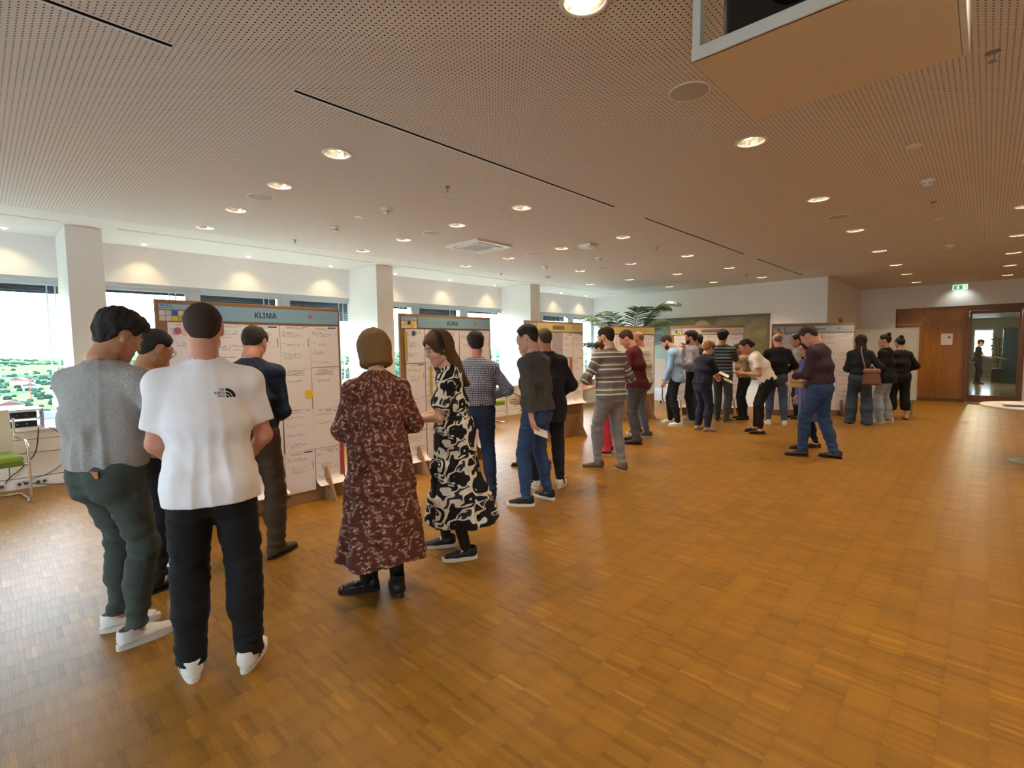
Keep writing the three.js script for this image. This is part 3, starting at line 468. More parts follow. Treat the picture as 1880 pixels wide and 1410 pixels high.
chair('second chrome cantilever chair behind the brown dress', 4.4, -7.6, rad(3));
chair('chrome cantilever chair behind the man in the checked shirt', 7.3, -7.55, rad(0));
// audio rack on the sill, its cables, sockets
{
  const x0 = -0.66, x1 = 0.53, z0 = -8.62, z1 = -8.17, y0 = SILL, y1 = SILL + 0.23, t = thing('audio_rack', 'low white open audio rack with black equipment on the window sill', 'rack', [0, 0, 0]);
  const w = mat(0xdcd8de, 0.45);
  obj('top', rbox(x0, x1, y1 - 0.02, y1, z0, z1, 0.003), w, t); obj('bottom', rbox(x0, x1, y0 + 0.001, y0 + 0.02, z0, z1, 0.003), w, t); obj('shelf', rbox(x0, x1, y0 + 0.115, y0 + 0.125, z0, z1, 0.002), w, t);
  obj('side', rbox(x1 - 0.02, x1, y0, y1, z0, z1, 0.003), mat(0xb9a9c2, 0.45), t); obj('side', rbox(x0, x0 + 0.02, y0, y1, z0, z1, 0.003), w, t);
  for (const [i, l] of [['black mixer unit on the upper shelf of the audio rack', 0], ['black receiver unit on the lower shelf of the audio rack', 1]].map((q) => q[0]).entries()) {
    const yy = i ? y0 + 0.022 : y0 + 0.127, d = thing('audio_unit', l, 'audio unit', [0, yy, 0]);
    obj('case', rbox(-0.1, x1 - 0.06, 0, 0.07, z0 + 0.05, z1 - 0.03, 0.004), M.blackGloss, d); obj('front_plate', rbox(-0.1, x1 - 0.06, 0.004, 0.066, z1 - 0.03, z1 - 0.024, 0.002), mat(i ? 0x1a1a20 : 0x231a1c, 0.35), d);
    for (let k = 0; k < 6; k++) obj('knob', at(new THREE.CylinderGeometry(0.008, 0.009, 0.014, 12).rotateX(Math.PI / 2), -0.02 + k * 0.08, 0.034, z1 - 0.018), M.steel, d);
  }
  tag(obj('power_cable', tube([[0.47, 0.705, -8.09], [0.46, 0.6, -8.08], [0.42, 0.4, -8.09], [0.3, 0.25, -8.08], [0.2, 0.16, -8.085], [0.16, 0.1, -8.09]], 0.006, 60), M.cable), 'thick dark cable hanging from the audio rack to the sockets', 'cable');
  tag(obj('signal_cable', tube([[0.56, 0.7, -8.1], [0.66, 0.6, -8.09], [0.72, 0.45, -8.09], [0.7, 0.3, -8.09], [0.55, 0.16, -8.09], [0.35, 0.1, -8.08]], 0.004, 60), M.cable), 'thin cable looping behind the man in the grey sweater', 'cable');
  tag(obj('floor_cable', tube([[0.3, 0.09, -8.08], [0.45, 0.04, -8.05], [0.7, 0.006, -7.98], [1.0, 0.006, -8.0]], 0.005, 40), M.cable), 'dark cable lying on the floor below the sockets', 'cable');
  for (const [i, x] of [0.1, 0.3, 0.46].entries()) { const s = thing('power_socket', `white double power socket in the skirting channel, ${ord[i]} from the chair`, 'socket', [x, 0.062, ZCAS + 0.046]); obj('plate', rbox(-0.06, 0.06, -0.04, 0.04, 0, 0.008, 0.003), mat(0xdedbd4, 0.5), s); for (const k of [-0.028, 0.028]) obj('insert', at(new THREE.CylinderGeometry(0.019, 0.019, 0.006, 18).rotateX(Math.PI / 2), k, 0, 0.009), mat(0x4d4a48, 0.6), s); }
  const pl = thing('black_plug', 'black plug in the socket behind the chair', 'plug', [0.1, 0.062, ZCAS + 0.06]); obj('body', at(new THREE.CylinderGeometry(0.018, 0.02, 0.045, 14).rotateX(Math.PI / 2), -0.028, 0, 0.02), M.black, pl); obj('grip', rbox(-0.038, -0.018, -0.012, 0.012, 0.04, 0.06, 0.004), M.black, pl);
}
tag(obj('stage_cable', tube([[9.3, 0.006, -6.3], [10.0, 0.006, -6.0], [10.5, 0.006, -6.1], [10.9, 0.006, -5.9]], 0.006, 50), M.cable), 'dark cable on the parquet near the mobile whiteboard', 'cable');
// round table with papers
{
  const cx = 9.28, cz = 0.55, t = thing('round_table', 'round pale table on a disc foot at the right edge', 'table', [cx, 0, cz]);
  obj('table_top', lathe([[0, 0.74], [0.6, 0.74], [0.605, 0.735], [0.605, 0.722], [0.595, 0.715], [0, 0.712]], 64), mat(0xded6c8, 0.5), t);
  obj('column', cyl(0.04, 0.035, 0.7, 0, 0.014, 0, 24), M.steel, t); obj('base', lathe([[0, 0.02], [0.05, 0.02], [0.29, 0.01], [0.3, 0.004], [0.3, 0]], 48), mat(0x8d8d8a, 0.4, { metalness: 0.8 }), t);
  const put = (n, l, c, w, d, x, z, a, m) => { const o = tag(obj(n, new RoundedBoxGeometry(w, 0.006, d, 1, 0.002), m), l, c, 'papers on the round table'); o.position.set(cx + x, 0.744, cz + z); o.rotation.y = a; };
  put('paper_sheet', 'white printed sheet near the edge of the round table', 'paper', 0.3, 0.21, 0.1, -0.28, 0.5, paper); put('paper_sheet', 'second white sheet further across the round table', 'paper', 0.21, 0.3, 0.3, 0.02, -0.3, paper);
  put('dark_folder', 'dark folder lying on the round table', 'folder', 0.2, 0.3, -0.24, -0.22, 0.12, mat(0x2b2a30, 0.5)); put('paper_sheet', 'white sheet beside the dark folder on the round table', 'paper', 0.3, 0.21, -0.2, 0.1, 0.2, paper);
}
// palm in a pot
{
  const t = thing('potted_palm', 'tall potted palm with arching fronds in the far window corner', 'palm', [11.6, 0, -6.75]);
  obj('pot', lathe([[0, 0], [0.22, 0], [0.27, 0.42], [0.29, 0.44], [0.27, 0.45], [0.24, 0.4], [0, 0.4]], 36), mat(0x3b3a38, 0.5), t); obj('soil', cyl(0.245, 0.245, 0.01, 0, 0.39, 0), mat(0x2a1d14, 1), t);
  const leaf = phys({ color: 0x3d5a2c, roughness: 0.55, transmission: 0.25, thickness: 0, side: THREE.DoubleSide }), stalk = mat(0x5c6b35, 0.6);
  const fr = [[1.75, 1.35, 0.5, 215], [2.05, 1.3, 0.75, 45], [1.75, 1.2, 0.35, -60], [1.95, 1.0, 0.6, 75], [1.8, 1.0, 0.7, 190], [1.3, 1.4, 0.3, 165], [1.2, 1.2, 0.2, 235], [1.9, 0.7, 0.7, 120], [1.75, 1.3, 0.35, 20], [1.15, 1.1, 0.15, 285]];
  fr.forEach(([h, reach, up, az], i) => {
    const a = rad(az), pts = []; for (let k = 0; k <= 12; k++) { const s = k / 12, out = 0.05 + reach * Math.pow(s, 1.6), y = 0.42 + h * Math.sin(s * 1.75) + up * s * (1 - s * 0.75) * 1.1; pts.push([Math.cos(a) * out, Math.min(y, 3.02), Math.sin(a) * out]); }
    const c = curve(pts), f = obj('frond_stalk', new THREE.TubeGeometry(c, 30, 0.011, 6), stalk, t), geos = [];
    for (let k = 0; k < 40; k++) for (const sd of [-1, 1]) {
      const s = 0.42 + 0.58 * k / 40, p = c.getPoint(s), T = c.getTangent(s), side = V(0, 1, 0).cross(T).normalize().multiplyScalar(sd);
      const L = 0.5 * Math.sin(Math.PI * (0.25 + 0.7 * (k / 40))) * rr(0.85, 1.1), dir = side.clone().multiplyScalar(0.75).addScaledVector(T, 0.62).add(V(0, -0.12 - 0.25 * rnd(), 0)).normalize(), wv = T.clone().cross(dir).cross(dir).normalize().multiplyScalar(0.013);
      const v = []; for (const [q, w] of [[0, 0.4], [0.35, 1], [0.7, 0.8], [1, 0]]) { const b = p.clone().addScaledVector(dir, L * q); b.y -= 0.16 * q * q * L; v.push(b.clone().addScaledVector(wv, w), b.clone().addScaledVector(wv, -w)); }
      const pos = []; for (let m = 0; m < 3; m++) for (const n of [[0, 1, 2], [2, 1, 3]]) for (const e of n) pos.push(v[m * 2 + e].x, v[m * 2 + e].y, v[m * 2 + e].z);
      const g = new THREE.BufferGeometry(); g.setAttribute('position', new THREE.Float32BufferAttribute(pos, 3)); g.computeVertexNormals(); geos.push(g);
    }
    obj('leaflets', geos, leaf, f);
  });
}
// ------------------------------------------------------------------ corridor beyond the glass door
{
  const X0 = XD + 0.25, X1 = 31, za = -2.2, zb = 3.2, hc = 2.65, st = mat(0xd8d4c8, 0.7);
  struct('floor_corridor', box(XD + 0.3, X1, -0.2, 0, za, zb), mat(0x8f8462, 0.14), 'polished stone floor of the corridor beyond the glass door', 'floor');
  struct('ceiling_corridor', box(X0, X1, hc, hc + 0.2, za, zb), st, 'plain corridor ceiling beyond the glass door', 'ceiling');
  struct('wall_corridor_left', box(X0, X1 + 0.2, 0, hc, za - 0.2, za), st, 'left corridor wall beyond the glass door', 'wall');
  struct('wall_corridor_right', box(X0, X1 + 0.2, 0, hc, zb, zb + 0.2), st, 'right corridor wall beyond the glass door', 'wall');
  struct('wall_corridor_end', [box(X1, X1 + 0.2, 0, 0.92, za, zb), box(X1, X1 + 0.2, 2.15, hc, za, zb), box(X1, X1 + 0.2, 0.92, 2.15, za, -0.46), box(X1, X1 + 0.2, 0.92, 2.15, 0.17, zb)], mat(0x9a8f80, 0.8), 'end wall of the corridor around a bright window', 'wall');
  const w = thing('window_90', 'bright window at the far end of the corridor', 'window', [0, 0, 0], 0, null, 'structure'); obj('frame', [box(X1 - 0.02, X1 + 0.05, 0.9, 0.96, -0.48, 0.19), box(X1 - 0.02, X1 + 0.05, 2.1, 2.17, -0.48, 0.19), box(X1 - 0.02, X1 + 0.05, 0.96, 2.1, -0.48, -0.43), box(X1 - 0.02, X1 + 0.05, 0.96, 2.1, 0.14, 0.19)], M.frame, w); obj('pane', at(new THREE.PlaneGeometry(0.6, 1.2).rotateY(-Math.PI / 2), X1 + 0.1, 1.53, -0.145), M.glass, w);
  struct('trim_2', rbox(26.9, 27.2, 0, 2.12, 0.42, 1.2, 0.01), mat(0x22302a, 0.2), 'dark green glass pillar in the corridor', 'pillar');
  const p = thing('corridor_plant', 'leafy plant in a dark square pot in the corridor', 'plant', [28, 0, 0.32]);
  obj('pot', rbox(-0.17, 0.17, 0, 0.52, -0.17, 0.17, 0.015), mat(0x17120e, 0.5), p); obj('stem', [tube([[0, 0.5, 0], [0.02, 1.1, 0.03], [-0.03, 1.7, 0]], 0.014, 16), tube([[0, 0.5, 0], [0.05, 1.2, -0.06], [0.1, 1.8, -0.12]], 0.01, 16)], mat(0x4d3b22, 0.8), p);
  for (let k = 0; k < 46; k++) { const g = new THREE.SphereGeometry(0.085, 8, 5).scale(1, 0.12, 0.55); const l = obj('leaf', g, mat(k % 2 ? 0x4c5a28 : 0x3d4b22, 0.6), p); l.position.set(rr(-0.2, 0.2), rr(0.75, 1.95), rr(-0.22, 0.22)); l.rotation.set(rr(-1, 1), rr(0, 6), rr(-1, 1)); }
  const d = thing('corridor_lamp', 'round glowing ceiling lamp in the corridor', 'lamp', [24, hc, -0.25]); obj('ring', lathe([[0.13, 0], [0.15, -0.02], [0.13, -0.03]], 24), M.whitePlastic, d); obj('lamp', lathe([[0, -0.02], [0.13, -0.02], [0.13, 0]], 24), new THREE.MeshStandardMaterial({ color: 0xffffff, emissive: 0xfff0d4, emissiveIntensity: 3 }), d);
  const s = new THREE.PointLight(new THREE.Color(1, 0.86, 0.62), 9); s.position.set(0, -0.12, 0); s.castShadow = true; s.shadow.radius = 4; d.add(s);
}
// ------------------------------------------------------------------ the town and hills outside
{
  const seg = 90, g = new THREE.PlaneGeometry(5200, 3000, seg, seg).rotateX(-Math.PI / 2), p = g.attributes.position, cols = [];
  const hgt = (x, z) => { const d = -z, far = smooth(500, 2500, d); return -62 + 34 * smooth(40, 500, d) * 0.3 + far * (40 + 26 * noise3(x / 520, z / 700, 3)) + 7 * noise3(x / 130, z / 130, 5); };
  for (let i = 0; i < p.count; i++) { const x = p.getX(i) + 600, z = p.getZ(i) - 1520; p.setXYZ(i, x, hgt(x, z), z); }
  g.computeVertexNormals();
  const meadow = dataTex(512, 512, (u, v) => { const a = tnoise(u, v, 9, 9, 21), b = tnoise(u, v, 30, 30, 22), c = tnoise(u, v, 100, 100, 23), w = a * 0.5 + b * 0.35 + c * 0.3; return w > 0.6 ? [72, 86, 58] : w > 0.47 ? [52, 72, 54] : [40, 62, 56]; });
  struct('land', g, phys({ map: rep(meadow, 3, 2), roughness: 1, specularIntensity: 0 }), 'wooded hills and fields far below the windows', 'hills');
  const crown = new THREE.IcosahedronGeometry(1, 1); { const q = crown.attributes.position; for (let i = 0; i < q.count; i++) { const k = 1 + 0.25 * noise3(q.getX(i) * 2, q.getY(i) * 2, q.getZ(i) * 2); q.setXYZ(i, q.getX(i) * k, q.getY(i) * k, q.getZ(i) * k); } crown.computeVertexNormals(); }
  const N = 9000, im = new THREE.InstancedMesh(crown, phys({ roughness: 1, specularIntensity: 0 }), N), m4 = new THREE.Matrix4(), C = new THREE.Color(); im.name = 'woodland'; tag(im, 'dark green treetops scattered over the valley outside the windows', 'trees', null, 'stuff');
  for (let i = 0; i < N; i++) { const d = 120 + 1900 * Math.pow(rnd(), 1.6), a = rr(-0.5, 1.25), x = d * Math.sin(a), z = -d * Math.cos(a), s = rr(1.6, 3.6); m4.compose(V(x, hgt(x, z) + s * 0.5, z), new THREE.Quaternion(), V(s * 1.3, s, s * 1.3)); im.setMatrixAt(i, m4); const k = rr(0.6, 1.2); im.setColorAt(i, C.setRGB(0.019 * k, 0.037 * k, 0.028 * k)); }
  scene.add(im);
  const wallM = [mat(0x7c7a76, 0.9), mat(0x6e6a64, 0.9), mat(0x8a8884, 0.9)], roofM = [mat(0x4a2720, 0.9), mat(0x393639, 0.9)], winM = mat(0x566068, 0.3);
  const roof = (w, d, h) => new THREE.ExtrudeGeometry(new THREE.Shape([V2(-w / 2 - 0.4, 0), V2(w / 2 + 0.4, 0), V2(0, h)]), { depth: d + 0.8, bevelEnabled: false }).translate(0, 0, -d / 2 - 0.4);
  function V2(x, y) { return new THREE.Vector2(x, y); }
  for (let i = 0; i < 16; i++) {
    const d = 620 + i * 40, a = i % 3 === 0 ? 0.35 + i * 0.05 : -0.03 + ((i * 5) % 11) * 0.012, x = d * Math.sin(a), z = -d * Math.cos(a), w = rr(12, 20), dp = rr(10, 14), h = rr(6, 11);
    const t = thing('distant_house', `far pale house with ${i % 2 ? 'grey' : 'red'} roof in the valley outside`, 'house', [x, hgt(x, z) - 1, z], rr(-0.6, 0.6), i % 2 ? 'far grey roofed houses' : 'far red roofed houses');
    obj('walls', box(-w / 2, w / 2, 0, h, -dp / 2, dp / 2), wallM[i % 3], t); obj('roof', roof(w, dp, 4).translate(0, h, 0), roofM[(i + 1) % 2], t);
    for (let k = 0; k < 4; k++) obj('window', box(-w / 2 + (k + 0.3) * w / 4, -w / 2 + (k + 0.75) * w / 4, h * 0.45, h * 0.75, dp / 2, dp / 2 + 0.1), winM, t);
  }
  const t = thing('tower_crane', 'small red tower crane on a building site outside the left window', 'crane', [40, hgt(40, -760), -760]), red = mat(0x6a2620, 0.7);
  t.scale.setScalar(0.55); obj('mast', [box(-0.8, 0.8, 0, 38, -0.8, 0.8)], red, t); obj('jib', [box(-26, 9, 37, 38.4, -0.6, 0.6), bar([0, 44, 0], [-20, 38.4, 0], 0.25), bar([0, 44, 0], [8, 38.4, 0], 0.25), box(-0.5, 0.5, 38, 44, -0.5, 0.5)], red, t); obj('counterweight', box(6, 9, 34.5, 37, -1, 1), M.grey, t);
}

// ------------------------------------------------------------------ people: distance fields meshed into bodies and clothes
// prim: tapered capsule with an elliptical section, from a to b
function prim(a, b, rx0, rz0, rx1, rz1, right, o = {}) {
  const d = b.clone().sub(a), L = Math.max(d.length(), 1e-4), u = d.multiplyScalar(1 / L), R = right.clone().addScaledVector(u, -right.dot(u));
  if (R.lengthSq() < 1e-6) R.set(u.y, -u.x, u.z + 0.3).addScaledVector(u, -(u.y * u.y - u.x * u.x * 0 + 0));
  R.addScaledVector(u, -R.dot(u)).normalize(); const F = u.clone().cross(R);
  return { ax: a.x, ay: a.y, az: a.z, ux: u.x, uy: u.y, uz: u.z, L, Rx: R.x, Ry: R.y, Rz: R.z, Fx: F.x, Fy: F.y, Fz: F.z, rx0, rz0, rx1, rz1, cap: o.cap ?? 1, k: o.k ?? 0.03, tag: o.tag ?? 0, clip: o.clip, cx: (a.x + b.x) / 2, cy: (a.y + b.y) / 2, cz: (a.z + b.z) / 2, rad: L / 2 + Math.max(rx0, rz0, rx1, rz1) };
}
function pd(q, x, y, z) {
  const dx = x - q.ax, dy = y - q.ay, dz = z - q.az, s = dx * q.ux + dy * q.uy + dz * q.uz, t = s < 0 ? 0 : s > q.L ? 1 : s / q.L, o = s - t * q.L;
  const a = dx * q.Rx + dy * q.Ry + dz * q.Rz, c = dx * q.Fx + dy * q.Fy + dz * q.Fz, rx = q.rx0 + (q.rx1 - q.rx0) * t, rz = q.rz0 + (q.rz1 - q.rz0) * t, ry = (rx < rz ? rx : rz) * q.cap;
  const A = a / rx, B = o / ry, Cc = c / rz, k0 = Math.sqrt(A * A + B * B + Cc * Cc); if (k0 < 1e-4) return -(rx < rz ? rx : rz);
  const p = A / rx, r = B / ry, w = Cc / rz; let d = k0 * (k0 - 1) / Math.sqrt(p * p + r * r + w * w);
  if (q.clip) { const e = (x - q.clip[0]) * q.clip[3] + (y - q.clip[1]) * q.clip[4] + (z - q.clip[2]) * q.clip[5]; if (e > d) d = e; }
  return d;
}
function fieldOf(prims, subs, clips, disp) {
  const n = prims.length;
  return (x, y, z) => {
    let d = 1e3;
    for (let i = 0; i < n; i++) {
      const q = prims[i], ex = x - q.cx, ey = y - q.cy, ez = z - q.cz; if (Math.sqrt(ex * ex + ey * ey + ez * ez) - q.rad > d + q.k) { if (d === 1e3) d = Math.sqrt(ex * ex + ey * ey + ez * ez) - q.rad + 0.02; continue; }
      const e = pd(q, x, y, z), h = q.k - Math.abs(d - e); d = e < d ? e : d; if (h > 0) d -= h * h / (4 * q.k);
    }
    if (disp && d < 0.05 && d > -0.05) d += disp(x, y, z);
    if (clips) for (const c of clips) { const e = c(x, y, z); if (e > d) d = e; }
    if (subs) for (const q of subs) { const e = -pd(q, x, y, z); if (e > d) d = e; }
    return d;
  };
}
// surface nets with block culling
function meshField(f, prims, cell) {
  let lo = [1e9, 1e9, 1e9], hi = [-1e9, -1e9, -1e9];
  for (const q of prims) { const c = [q.cx, q.cy, q.cz]; for (let k = 0; k < 3; k++) { const e = Math.abs([q.ux, q.uy, q.uz][k]) * q.L / 2 + Math.max(q.rx0, q.rx1, q.rz0, q.rz1) + 0.03; lo[k] = Math.min(lo[k], c[k] - e); hi[k] = Math.max(hi[k], c[k] + e); } }
  const B = 5, nb = [0, 1, 2].map((k) => Math.ceil((hi[k] - lo[k]) / cell / B)), n = nb.map((v) => v * B), sx = n[0] + 1, sy = n[1] + 1, sz = n[2] + 1, val = new Float32Array(sx * sy * sz), done = new Uint8Array(nb[0] * nb[1] * nb[2]);
  val.fill(1e3); const rad_ = B * cell * 0.87 * 1.35 + 0.012;
  for (let k = 0; k < nb[2]; k++) for (let j = 0; j < nb[1]; j++) for (let i = 0; i < nb[0]; i++) {
    const d = f(lo[0] + (i + 0.5) * B * cell, lo[1] + (j + 0.5) * B * cell, lo[2] + (k + 0.5) * B * cell), near = Math.abs(d) < rad_; done[(k * nb[1] + j) * nb[0] + i] = near ? 1 : 0;
    if (!near && d < 0) for (let c = k * B; c <= k * B + B; c++) for (let b = j * B; b <= j * B + B; b++) for (let a = i * B; a <= i * B + B; a++) { const id = (c * sy + b) * sx + a; if (val[id] === 1e3) val[id] = -1e3; }
  }
  for (let k = 0; k < nb[2]; k++) for (let j = 0; j < nb[1]; j++) for (let i = 0; i < nb[0]; i++) if (done[(k * nb[1] + j) * nb[0] + i])
    for (let c = k * B; c <= k * B + B; c++) for (let b = j * B; b <= j * B + B; b++) for (let a = i * B; a <= i * B + B; a++) { const id = (c * sy + b) * sx + a; if (val[id] === 1e3 || val[id] === -1e3) val[id] = f(lo[0] + a * cell, lo[1] + b * cell, lo[2] + c * cell); }
  const vid = new Int32Array(n[0] * n[1] * n[2]).fill(-1), pos = [], idx = [], off = [0, 1, sx, sx + 1, sx * sy, sx * sy + 1, sx * sy + sx, sx * sy + sx + 1], E = [[0, 1], [2, 3], [4, 5], [6, 7], [0, 2], [1, 3], [4, 6], [5, 7], [0, 4], [1, 5], [2, 6], [3, 7]];
  for (let c = 0; c < n[2]; c++) for (let b = 0; b < n[1]; b++) for (let a = 0; a < n[0]; a++) {
    if (!done[(Math.floor(c / B) * nb[1] + Math.floor(b / B)) * nb[0] + Math.floor(a / B)]) continue;
    const id = (c * sy + b) * sx + a; let m = 0; for (let e = 0; e < 8; e++) if (val[id + off[e]] < 0) m |= 1 << e; if (m === 0 || m === 255) continue;
    let x = 0, y = 0, z = 0, cnt = 0;
    for (const [p, q] of E) { if (((m >> p) & 1) === ((m >> q) & 1)) continue; const vp = clamp(val[id + off[p]], -0.2, 0.2), vq = clamp(val[id + off[q]], -0.2, 0.2), t = vp / (vp - vq); x += (p & 1) + ((q & 1) - (p & 1)) * t; y += ((p >> 1) & 1) + (((q >> 1) & 1) - ((p >> 1) & 1)) * t; z += (p >> 2) + ((q >> 2) - (p >> 2)) * t; cnt++; }
    vid[(c * n[1] + b) * n[0] + a] = pos.length / 3; pos.push(lo[0] + (a + x / cnt) * cell, lo[1] + (b + y / cnt) * cell, lo[2] + (c + z / cnt) * cell);
  }
  const W = (a, b, c) => vid[(c * n[1] + b) * n[0] + a];
  const quad = (p, q, r, s, flip) => { if (p < 0 || q < 0 || r < 0 || s < 0) return; if (flip) idx.push(p, r, q, p, s, r); else idx.push(p, q, r, p, r, s); };
  for (let c = 1; c < n[2]; c++) for (let b = 1; b < n[1]; b++) for (let a = 1; a < n[0]; a++) {
    if (W(a, b, c) < 0) continue; const id = (c * sy + b) * sx + a, v0 = val[id] < 0;
    if (v0 !== val[id + 1] < 0) quad(W(a, b - 1, c - 1), W(a, b, c - 1), W(a, b, c), W(a, b - 1, c), !v0);
    if (v0 !== val[id + sx] < 0) quad(W(a - 1, b, c - 1), W(a - 1, b, c), W(a, b, c), W(a, b, c - 1), !v0);
    if (v0 !== val[id + sx * sy] < 0) quad(W(a - 1, b - 1, c), W(a, b - 1, c), W(a, b, c), W(a - 1, b, c), !v0);
  }
  const g = new THREE.BufferGeometry(); g.setAttribute('position', new THREE.Float32BufferAttribute(pos, 3)); g.setIndex(idx); g.computeVertexNormals(); return g;
}
// texture coordinates in metres: each triangle is unrolled round the axis of the prim it lies on
function unroll(g, prims, axis, circ) {
  const P = g.attributes.position.array, Nn = g.attributes.normal.array, I = g.index.array, pos = [], nor = [], uv = [], map = new Map(), idx = [];
  for (let t = 0; t < I.length; t += 3) {
    let cx = 0, cy = 0, cz = 0; for (let k = 0; k < 3; k++) { cx += P[I[t + k] * 3] / 3; cy += P[I[t + k] * 3 + 1] / 3; cz += P[I[t + k] * 3 + 2] / 3; }
    let best = 1e9, bi = 0; prims.forEach((q, i) => { const d = pd(q, cx, cy, cz); if (d < best) { best = d; bi = i; } });
    const q = prims[bi], body = q.tag === 0 && axis, A = body ? axis : { o: V(q.ax, q.ay, q.az), u: V(q.ux, q.uy, q.uz), b: V(q.Fx, q.Fy, q.Fz), l: V(q.Rx, q.Ry, q.Rz) }, C = body ? circ : Math.max(0.12, Math.round((q.rx0 + q.rx1) * Math.PI / 0.12) * 0.12);
    const ang = (x, y, z) => Math.atan2((x - A.o.x) * A.l.x + (y - A.o.y) * A.l.y + (z - A.o.z) * A.l.z, (x - A.o.x) * A.b.x + (y - A.o.y) * A.b.y + (z - A.o.z) * A.b.z);
    const ac = ang(cx, cy, cz);
    for (let k = 0; k < 3; k++) {
      const i = I[t + k], x = P[i * 3], y = P[i * 3 + 1], z = P[i * 3 + 2]; let an = ang(x, y, z), wr = 0; if (an - ac > Math.PI) { an -= 2 * Math.PI; wr = 1; } else if (ac - an > Math.PI) { an += 2 * Math.PI; wr = 2; }
      const key = (i * 64 + (body ? 63 : bi)) * 3 + wr; let j = map.get(key);
      if (j === undefined) { j = pos.length / 3; map.set(key, j); pos.push(x, y, z); nor.push(Nn[i * 3], Nn[i * 3 + 1], Nn[i * 3 + 2]); uv.push(-an / (2 * Math.PI) * C, (x - A.o.x) * A.u.x + (y - A.o.y) * A.u.y + (z - A.o.z) * A.u.z); }
      idx.push(j);
    }
  }
  const r = new THREE.BufferGeometry(); r.setAttribute('position', new THREE.Float32BufferAttribute(pos, 3)); r.setAttribute('normal', new THREE.Float32BufferAttribute(nor, 3)); r.setAttribute('uv', new THREE.Float32BufferAttribute(uv, 2)); r.setIndex(idx); return r;
}
const X_ = V(1, 0, 0);
const ell = (x, y, z, rx, ry, rz, o = {}) => prim(V(x, y - ry * 0.02, z), V(x, y + ry * 0.02, z), rx, rz, rx, rz, X_, { ...o, cap: ry * 0.98 / Math.min(rx, rz) });
const seg = (a, b, r0, r1, o) => prim(V(...a), V(...b), r0, r0, r1, r1, X_, o);

